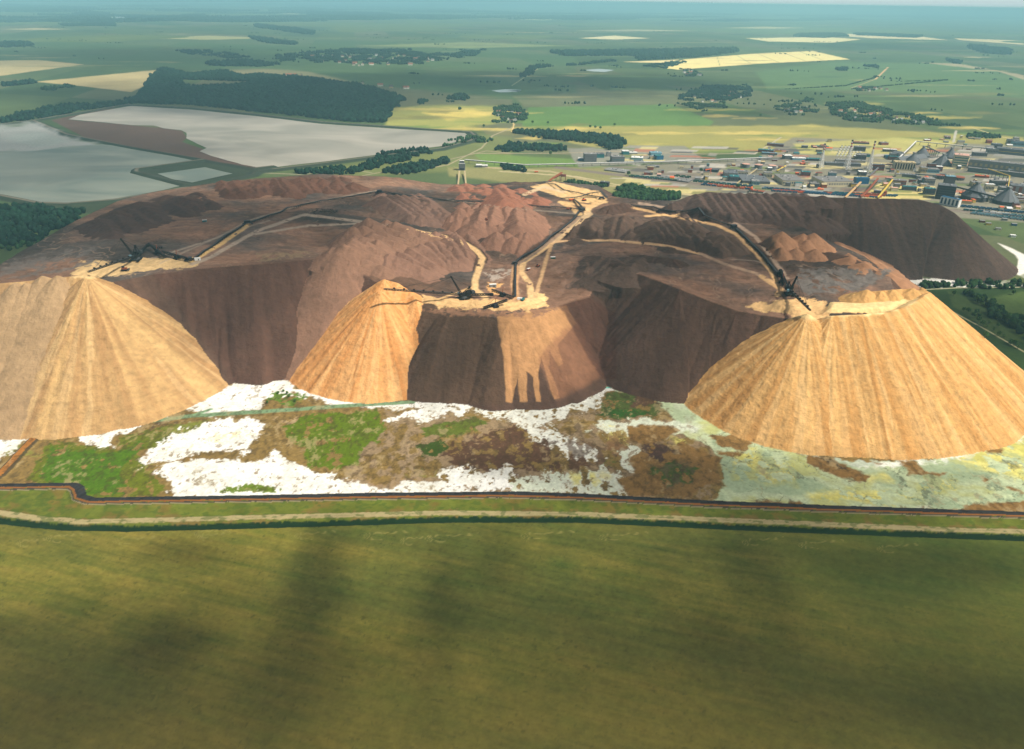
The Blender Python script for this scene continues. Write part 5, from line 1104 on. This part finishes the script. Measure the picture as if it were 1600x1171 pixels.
e = empty('gantry_crane', P(1106,272), .6, 'orange gantry crane standing in the rail yard', 'crane'); MB().box((0,0,15), (30, 3, 2.5)).build('girder', MM['orange'], e)
for x in (-11, 11): MB().bar((x,-4,0),(x,0,14), 1).bar((x,4,0),(x,0,14), 1).build('leg', MM['orange'], e)
e = empty('gantry_crane', P(1174,301), 1.3, 'orange red gantry straddling the wagon tracks near the dark heap', 'crane'); MB().box((0,0,13), (34, 4, 3)).build('girder', MM['orange'], e)
for x in (-14, 14): MB().bar((x,-4,0),(x,0,12), 1.2).bar((x,4,0),(x,0,12), 1.2).build('leg', MM['rust'], e)
# transformers of the switchyard
t0 = MB().box((0,0,2.2), (7, 5, 4.4)).mesh('tank', MM['white']); t1 = MB().bar((-2,0,4.4),(-3,0,8), .8).bar((0,0,4.4),(0,0,8.5), .8).bar((2,0,4.4),(3,0,8), .8).mesh('bushing', MM['dgrey'])
for r_ in range(5):
    for c in range(7):
        e = empty('transformer', P(1308+c*5.4+r_*1.8, 244-r_*3.4+c*.2), 0, 'white transformer in the rows of the switchyard between the chimneys', 'transformer', 'switchyard transformers')
        for nm, me in (('tank', t0), ('bushing', t1)): o = bpy.data.objects.new(nm, me); COL.objects.link(o); o.parent = e
# railway wagons
WM = {}
for c in ('blue', 'teal', 'lblue', 'rust', 'orange', 'green', 'grey', 'white'):
    bd = MB().box((0,0,2.9), (13.2, 3, 3.2)); [bd.box((x, 0, 2.9), (.25, 3.16, 3.1)) for x in (-5.5,-3.3,-1.1,1.1,3.3,5.5)]
    ch = MB().box((0,0,1.1), (13.8, 2.2, .5)); [ch.box((x, 0, .5), (3, 2.3, .9)) for x in (-4.4, 4.4)]
    WM[c] = (bd.mesh('body', MM[c]), ch.mesh('bogies', MM['dark']), MB().box((0,0,4.6), (12.8, 2.7, .35)).mesh('cover', MM[c]))
rr = np.random.default_rng(3); NWAG = 0
def train(p0, p1, cols, label, group, tracks=2):
    for t_ in range(tracks): train1((p0[0]+t_*3, p0[1]-t_*1.15), (p1[0]+t_*3, p1[1]-t_*1.15), cols, label, group)
def train1(p0, p1, cols, label, group):
    global NWAG
    a = P(*p0); b = P(*p1); L = np.linalg.norm(b-a); n = int(L/15); rz = math.atan2(b[1]-a[1], b[0]-a[0]); c = cols[0]
    for i in range(n):
        if rr.random() < .35: c = cols[rr.integers(len(cols))]
        e = empty('railway_wagon', a+(b-a)*(i+.5)/n+[0,0,.3], rz, label, 'wagon', group); NWAG += 1
        for me in WM[c]: o = bpy.data.objects.new(me.name.split('.')[0], me); COL.objects.link(o); o.parent = e
train((1052,276),(1078,279),['green'],'dark green wagon on the siding beside the orange crane','wagons by the orange crane'); train((982,276.5),(1058,283.5),['green','teal'],'dark green wagon in the left string below the flat hall','wagons of the left string'); train((1082,284.5),(1174,293),['green','teal','blue'],'wagon in the upper string behind the left end of the dark heap','wagons of the upper string')
train((1094,289.5),(1172,297),['blue','teal','blue','orange'],'blue or teal wagon in the lower string behind the left end of the dark heap','wagons of the lower string'); train((1190,295.5),(1300,304),['blue','lblue','rust','teal','white'],'wagon in the coloured string below the warehouses','wagons below the warehouses'); train((1204,299.5),(1375,310),['blue','blue','orange','teal'],'wagon in the string along the back foot of the dark heap','wagons along the dark heap'); train((1300,303),(1400,308),['blue','teal','rust'],'wagon in the string under the inclined galleries','wagons under the galleries')
train((1498,323.5),(1640,338.5),['blue','teal','green'],'wagon in the upper string right of the white block','wagons right of the white block'); train((1504,329),(1640,345),['white','orange','lblue','teal','blue'],'wagon in the middle string right of the white block','wagons of the middle right string'); train((1515,334.5),(1640,350),['lblue','teal','white','rust'],'wagon in the lowest string at the right edge','wagons of the lowest right string')
print('wagons', NWAG)
for ln in ([(980,277),(1100,288),(1300,305),(1400,311)], [(1490,322.5),(1640,339.5)], [(1490,327),(1640,346)], [(1500,333),(1640,351)]):
    q = PW(ln); tr = MB()
    for a, b in zip(q[:-1], q[1:]):
        nr_ = np.array([b[1]-a[1], a[0]-b[0]])/np.linalg.norm(b-a)
        for s_ in (-.76, .76): tr.bar((a[0]+nr_[0]*s_, a[1]+nr_[1]*s_, .35), (b[0]+nr_[0]*s_, b[1]+nr_[1]*s_, .35), .15, .2)
    tag(tr.build('rails', MM['steel']), kind='structure')
# cars, cabins and small plant at the lower right of the works
for px, py, c, lb in ((1583,371,'white','white round topped silo shed lying beside the meadow'),(1545,352,'yellow','yellow cabin at the lower right of the works'),(1585,353,'blue','blue cabin at the lower right edge'),(1560,360,'cream','cream cabin beside the meadow'),(1535,348,'brick','brick red kiosk by the lowest wagons'),(1570,345,'grey','grey kiosk between the wagons and the cabins')):
    B((px-4, py), (px+4, py+.6), 9, 5, c, 'grey' if c != 'white' else 'white', lb, 'cabin', cat='cabin')
# ================================================================ conveyors and stackers on the massif
def zbase(px, py):
    global Z
    keep = Z; Z = ZBASE
    try: r = zat(px, py)
    finally: Z = keep
    return r
def conveyor(pts, label, w_=4.0, lift=2.4):
    q = []
    for (a0, b0), (a1, b1) in zip(pts[:-1], pts[1:]):
        n = max(1, int(math.hypot(a1-a0, b1-b0)/9))
        for i in range(n): q.append(zbase(a0+(a1-a0)*i/n, b0+(b1-b0)*i/n))
    q.append(zbase(*pts[-1])); q = np.array(q); q[:, 2] = zsample(q[:, 0], q[:, 1])
    zz = q[:, 2].copy()
    for _ in range(2): zz[1:-1] = np.maximum(zz[1:-1], (zz[:-2]+zz[2:])/2)
    q[:, 2] = zz; o_ = q[0].copy(); e = empty('belt_conveyor', o_, 0, label, 'conveyor'); q = q-o_
    fr = MB(); bl = MB(); rl = MB()
    for a, b in zip(q[:-1], q[1:]):
        up = np.array([0, 0, lift]); fr.bar(a+up, b+up, w_, .9); bl.bar(a+up+[0,0,.62], b+up+[0,0,.62], w_*.5, .22)
        d = (b-a); L = np.linalg.norm(d); nr_ = np.array([-d[1], d[0], 0])/max(np.hypot(d[0], d[1]), 1e-6)
        for s_ in (-.5, .5): rl.bar(a+up+nr_*w_*s_+[0,0,1.4], b+up+nr_*w_*s_+[0,0,1.4], .22)
        for k in range(max(1, int(L/9))):
            c = a+d*(k+.5)/max(1, int(L/9))
            for s_ in (-.45, .45): fr.bar(c+nr_*w_*s_-[0,0,1.5], c+nr_*w_*s_+up, .45)
    fr.build('frame', MM['black'], e); bl.build('belt', MM['steel'], e); rl.build('handrail', MM['dark'], e)
    return e
conveyor([(303,407),(345,378),(382,353)], 'dark belt conveyor from the left stacker up to the transfer station'); conveyor([(392,349),(440,333),(480,320),(540,310),(592,301)], 'dark belt conveyor between the transfer station and the rear bend')
conveyor([(594,301),(640,308),(700,315),(800,321),(908,329)], 'long dark conveyor across the back of the massif to the junction'); conveyor([(911,330),(890,350),(868,368),(840,390),(806,412)], 'conveyor running down beside the main haul road')
conveyor([(806,414),(805,440),(805,466)], 'short conveyor behind the centre stacker', 3.5); conveyor([(986,322),(1040,331),(1100,342),(1142,354)], 'dark conveyor curving over the right plateau'); conveyor([(1150,359),(1170,378),(1190,399),(1214,429)], 'dark conveyor descending to the right stacker', 5)
conveyor([(855,288),(880,298),(915,306),(940,310)], 'conveyor along the front of the orange stockpile'); conveyor([(896,313),(911,328)], 'short conveyor feeding the junction'); conveyor([(876,313),(920,309),(948,311)], 'dark conveyor below the orange stockpile', 4.5, 4)
def station(px, py, label, s=1.0, rz=.3):
    x, y, z = zat(px, py); e = empty('transfer_station', (x, y, z), rz, label, 'station')
    MB().box((0,0,5*s), (11*s, 7*s, 4*s)).build('house', MM['black'], e); MB().box((0,0,7.3*s), (12*s, 8*s, .5)).build('roof', MM['steel'], e)
    for a, b in ((-4,-3),(4,-3),(-4,3),(4,3)): MB().bar((a*s,b*s,-1),(a*s,b*s,3.2*s), .8).build('leg', MM['black'], e)
    MB().bar((-9*s,-2,1),(-3*s,0,5*s), 2.4).bar((9*s,2,0),(3*s,0,5*s), 2.4).build('chute', MM['dark'], e)
station(387,351,'black transfer station at the bend of the left conveyor'); station(593,302,'black transfer station at the rear bend'); station(910,330,'black transfer station at the road junction', .9); station(1146,357,'black transfer station at the bend of the right conveyor'); station(804,413,'rust stained transfer point where the main conveyor turns', .6); station(940,312,'dark station at the right end of the orange stockpile', .9, .1); station(296,408,'black tail station of the left conveyor', .8); station(1218,431,'black tail station of the right conveyor', 1.0, 1.0)
def lattice(mb, a, b, w_, n, t=.35, w2=None):
    a = np.asarray(a, float); b = np.asarray(b, float); d = (b-a)/np.linalg.norm(b-a); s = np.cross(d, [0,0,1.0]); s /= max(np.linalg.norm(s), 1e-6); u = np.cross(s, d); w2 = w2 or w_
    def cr(k): c = a+(b-a)*k/n; ww = w_+(w2-w_)*k/n; return [c+s*ww/2+u*ww/2, c-s*ww/2+u*ww/2, c-s*ww/2-u*ww/2, c+s*ww/2-u*ww/2]
    for k in range(n):
        p, q = cr(k), cr(k+1)
        for i in range(4): mb.bar(p[i], q[i], t*1.4); mb.bar(p[i], q[(i+1) % 4], t); mb.bar(q[i], q[(i+1) % 4], t)
def stacker(base, tip, masttip, apex, tail, label, s=1.0):
    "base,tip,masttip,apex,tail are world points"
    o_ = np.array(base, float); rel = lambda p: np.array(p, float)-o_
    e = empty('stacker', o_, 0, label, 'stacker'); d = rel(tip); rz = math.atan2(d[1], d[0])
    rt = lambda x, y, z: (x*math.cos(rz)-y*math.sin(rz), x*math.sin(rz)+y*math.cos(rz), z)
    for i, (x, y) in enumerate(((4,-6),(4,6),(-8,-6),(-8,6))):
        c = MB(); p = rt(x*s, y*s, 1.3); c.box(p, (9*s, 2.4*s, 2.2*s), rz); [c.box(rt((x+k_)*s, y*s, 1.3), (.5, 2.8*s, 2.6*s), rz) for k_ in (-3.5,-1.8,0,1.8,3.5)]; c.build('crawler', MM['black'], e)
    MB().tube([rt(-2,0,2.2),rt(-2,0,5.0)], [7*s, 6*s], 16).build('turntable', MM['steel'], e)
    b = MB(); b.box(rt(-5*s,0,7), (20*s, 9*s, 4*s), rz); b.box(rt(-14*s,-3,8), (9*s, 5*s, 6*s), rz); b.box(rt(-9*s,4,10.5), (7*s, 4*s, 3), rz); b.build('machine_house', MM['black'], e); MB().box(rt(4*s,-5*s,9), (3.4, 3, 3), rz).build('cab', MM['lblue'], e)
    bo = MB(); root = np.array(rt(2*s,0,8.0)); lattice(bo, root, d, 2.6, 28, .3, 1.8); bo_ = bo.build('boom', MM['black'], e); MB().bar(root+[0,0,1.6], d+[0,0,1.2], 1.6, .4).build('belt', MM['steel'], bo_)
    for k in range(1, 8): c = root+(d-root)*k/8; MB().box(c+[0,0,2.5], (2.2, 2.4, 1.6), rz).build('drive_box', MM['black'], bo_)
    m = MB(); mt = rel(masttip); lattice(m, rt(1*s,0,8), mt, 2.6, 14, .3, 1.2); m.box(mt, (2.4, 2.4, 2.4)); m.build('mast', MM['black'], e)
    ap = rel(apex); A = MB()
    for y in (-4, 4): A.bar(rt(-3*s,y,8), ap, .9); A.bar(rt(-15*s,y,8), ap, .7)
    A.bar(rt(-3*s,-4,8), rt(-3*s,4,8), .7); A.box(ap, (3, 3, 1.6), rz); A.build('pylon', MM['black'], e)
    r = MB(); 
    for a, b_ in ((mt, ap), (mt, root+(d-root)*.55), (mt, root+(d-root)*.92), (ap, np.array(rt(-22*s,0,8)))): r.bar(a, b_, .28)
    r.build('stay_ropes', MM['black'], e)
    tl = rel(tail); t = MB(); st = np.array(rt(-6*s,0,6)); lattice(t, st, tl, 3.2, 10, .35, 2.6); t.bar(st+[0,0,1], tl+[0,0,1], 2.2, .8); t.box(tl, (5, 4, 4), rz); t.build('tail_conveyor', MM['black'], e)
    c = MB().box(rt(-21*s,0,8.5), (6*s, 7*s, 4.5*s), rz); c.build('counterweight', MM['steel'], e)
    return e
def atz(px, py, dz=0): x, y, z = zat(px, py); return np.array([x, y, z+dz])
def above(px, py, ref):   # survey a raised point standing at the same distance as ref
    a = (px-800)/FPX; b = (585.5-py)/FPX; d = _F+a*_R+b*_U; t = ref[1]/d[1]; return np.array([d[0]*t, ref[1], CAMH+d[2]*t])
b = atz(722, 468); stacker(b, P(600,452,123), above(705,433,b), above(734,448,b), atz(768,466,6), 'black centre stacker with the longest boom reaching left over the orange cone', .9)
b = atz(212, 408); stacker(b, P(138,425,149), above(189,374,b), above(211,384,b), atz(232,392,9), 'black stacker on the left heap, boom pointing down left')
b = atz(1233, 462); stacker(b, P(1266,485,122+7), above(1245,433,b), above(1233,441,b), atz(1218,432,9), 'black stacker on the golden heap with its boom pointing down right', .8)
def beltwagon(p0, p1, h0, h1, label, base):
    a = atz(*p0, h0); c = atz(*p1, h1); m = atz(*base); e = empty('belt_wagon', m, 0, label, 'belt wagon'); a -= m; c -= m; rz = math.atan2(c[1]-a[1], c[0]-a[0])
    t = MB(); lattice(t, a, c, 3, 12, .35); t.bar(a+[0,0,1.5], c+[0,0,1.5], 2.4, .6); t.build('boom', MM['black'], e); mid = (a+c)/2
    MB().box((mid[0], mid[1], 4), (7, 5, 4), rz).build('machine_house', MM['dark'], e)
    for y in (-3.4, 3.4): MB().box((mid[0]-y*math.sin(rz), mid[1]+y*math.cos(rz), 1.1), (9, 2, 2.2), rz).build('crawler', MM['black'], e)
    MB().bar((mid[0], mid[1], 5), (mid[0]+1, mid[1], 15), .8).bar((mid[0]+1, mid[1], 15), a, .25).bar((mid[0]+1, mid[1], 15), c, .25).build('mast', MM['rust'], e)
beltwagon((755,484),(792,478),2,9,'small low black belt wagon parked in front of the centre stacker',(772,483)); beltwagon((768,462),(802,469),9,4,'dark bridge conveyor linking the centre stacker to the short conveyor',(785,469))
beltwagon((234,390),(259,405),10,4,'first black bridge conveyor right of the left stacker',(246,399)); beltwagon((254,399),(300,410),6,4,'second black bridge conveyor leading to the tail station',(276,408)); beltwagon((1219,434),(1223,452),8,5,'black bridge conveyor above the right stacker',(1221,446))
def vehicle(px, py, body, label, kind='truck', rz=.3, s=1.0):
    m = atz(px, py); e = empty(kind, m, rz, label, kind.replace('_', ' '))
    if kind == 'truck':
        MB().box((-1.5*s,0,2.2*s), (6*s, 2.6*s, 2*s)).build('load_bed', MM[body], e); MB().box((3.2*s,0,2.1*s), (2.2*s, 2.5*s, 2.6*s)).build('cab', MM['dark' if body == 'rust' else body], e)
        for x in (-3.2, -1.2, 3): 
            w_ = MB(); 
            for y in (-1.2, 1.2): w_.box((x*s, y*s, .6*s), (1.2*s, .5*s, 1.2*s)).box((x*s, y*s, .6*s), (.85*s, .52*s, 1.2*s)).box((x*s, y*s, .6*s), (1.2*s, .54*s, .7*s))
            w_.build('wheels', MM['black'], e)
    elif kind == 'bulldozer':
        MB().box((0,0,2.2*s), (4.5*s, 2.2*s, 1.6*s)).build('body', MM[body], e); MB().box((-.8*s,0,3.7*s), (1.8*s, 1.8*s, 1.6*s)).build('cab', MM['dark'], e); MB().box((3.6*s,0,1.2*s), (.4*s, 4.4*s, 1.9*s)).build('blade', MM['steel'], e)
        for y in (-1.4, 1.4): MB().box((0,y*s,.8*s), (5*s, .8*s, 1.5*s)).build('track', MM['black'], e)
    else:
        MB().box((0,0,1.5*s), (7*s, 3*s, 3*s)).build('wall', MM[body], e); MB().box((0,0,3.1*s), (7.3*s, 3.3*s, .25)).build('roof', MM['white' if body != 'rust' else 'rust'], e); MB().box((1*s,-1.55*s,1.2*s), (1*s, .12, 2*s)).build('door', MM['dark'], e)
vehicle(195,423.5,'rust','rust brown bulldozer on the sandy top of the left heap','bulldozer',.1,1.7); vehicle(250,389,'dark','dark truck behind the left stacker'); vehicle(309,407,'white','white site cabin at the end of the left conveyor','site_cabin',.4,1.3); vehicle(812,469,'white','white site cabin right of the short conveyor','site_cabin',.1,1.1); vehicle(817,470,'teal','green truck beside the white cabin','truck',1.2,1.1)
vehicle(864,405,'green','dark green container on the plateau right of the junction','container',.2,1.2); vehicle(890,327,'rust','rust red container near the road fork','container',.1,1.3); vehicle(838,270,'orange','orange dump truck on the yard behind the massif','truck',.1,1.4); vehicle(889,328,'rust','rust red truck by the road fork','truck',.1,1.3); vehicle(912,314,'orange','orange bulldozer below the stockpile','bulldozer',.2,1.6); vehicle(893,314,'orange','orange truck below the stockpile','truck',.2,1.4)
vehicle(840,418,'rust','small rust coloured bulldozer left of the side road','bulldozer',1,1.2); vehicle(770,449,'grey','grey site cabin beside the sandy bend','site_cabin',.2,1.6); vehicle(320,347,'teal','small pale blue drill rig cabin on the left plateau','site_cabin',.3,1.2); vehicle(826,423,'brick','reddish site cabin on the plateau beside the main road','site_cabin',.8,1.0); vehicle(760,345,'rust','rust coloured bulldozer between the reddish mounds','bulldozer',.5,1.1)
x, y, z = zat(508,331); sc_ = MB(); rr = np.random.default_rng(8)
for i in range(60): a = rr.uniform(0, 6.28); q = rr.normal(0, 9, 2)*[1.6, 1]; sc_.bar((q[0], q[1], .3), (q[0]+6*math.cos(a), q[1]+6*math.sin(a), rr.uniform(.5, 2.5)), .6)
o = sc_.build('scrap', MM['black'], None, (x, y, z)); tag(o, 'heap of dark scrap steel lying on the left plateau', 'scrap', kind='stuff')
# ================================================================ haze
hb = bpy.data.meshes.new('haze'); bm = bmesh.new(); bmesh.ops.create_cube(bm, size=1); bm.to_mesh(hb); bm.free()
ho = bpy.data.objects.new('haze', hb); COL.objects.link(ho); ho.scale = (240000, 240000, 528); ho.location = (0, 0, 258)
mh = bpy.data.materials.new('haze'); mh.use_nodes = True; t = mh.node_tree; t.nodes.clear()
o_ = t.nodes.new('ShaderNodeOutputMaterial'); pv = t.nodes.new('ShaderNodeVolumePrincipled'); pv.inputs['Color'].default_value = (.42, .82, 1.0, 1); pv.inputs['Density'].default_value = 6.2e-5; pv.inputs['Anisotropy'].default_value = -.05
t.links.new(pv.outputs[0], o_.inputs['Volume']); hb.materials.append(mh); tag(ho, 'pale blue green air over the plain', 'haze', kind='stuff')
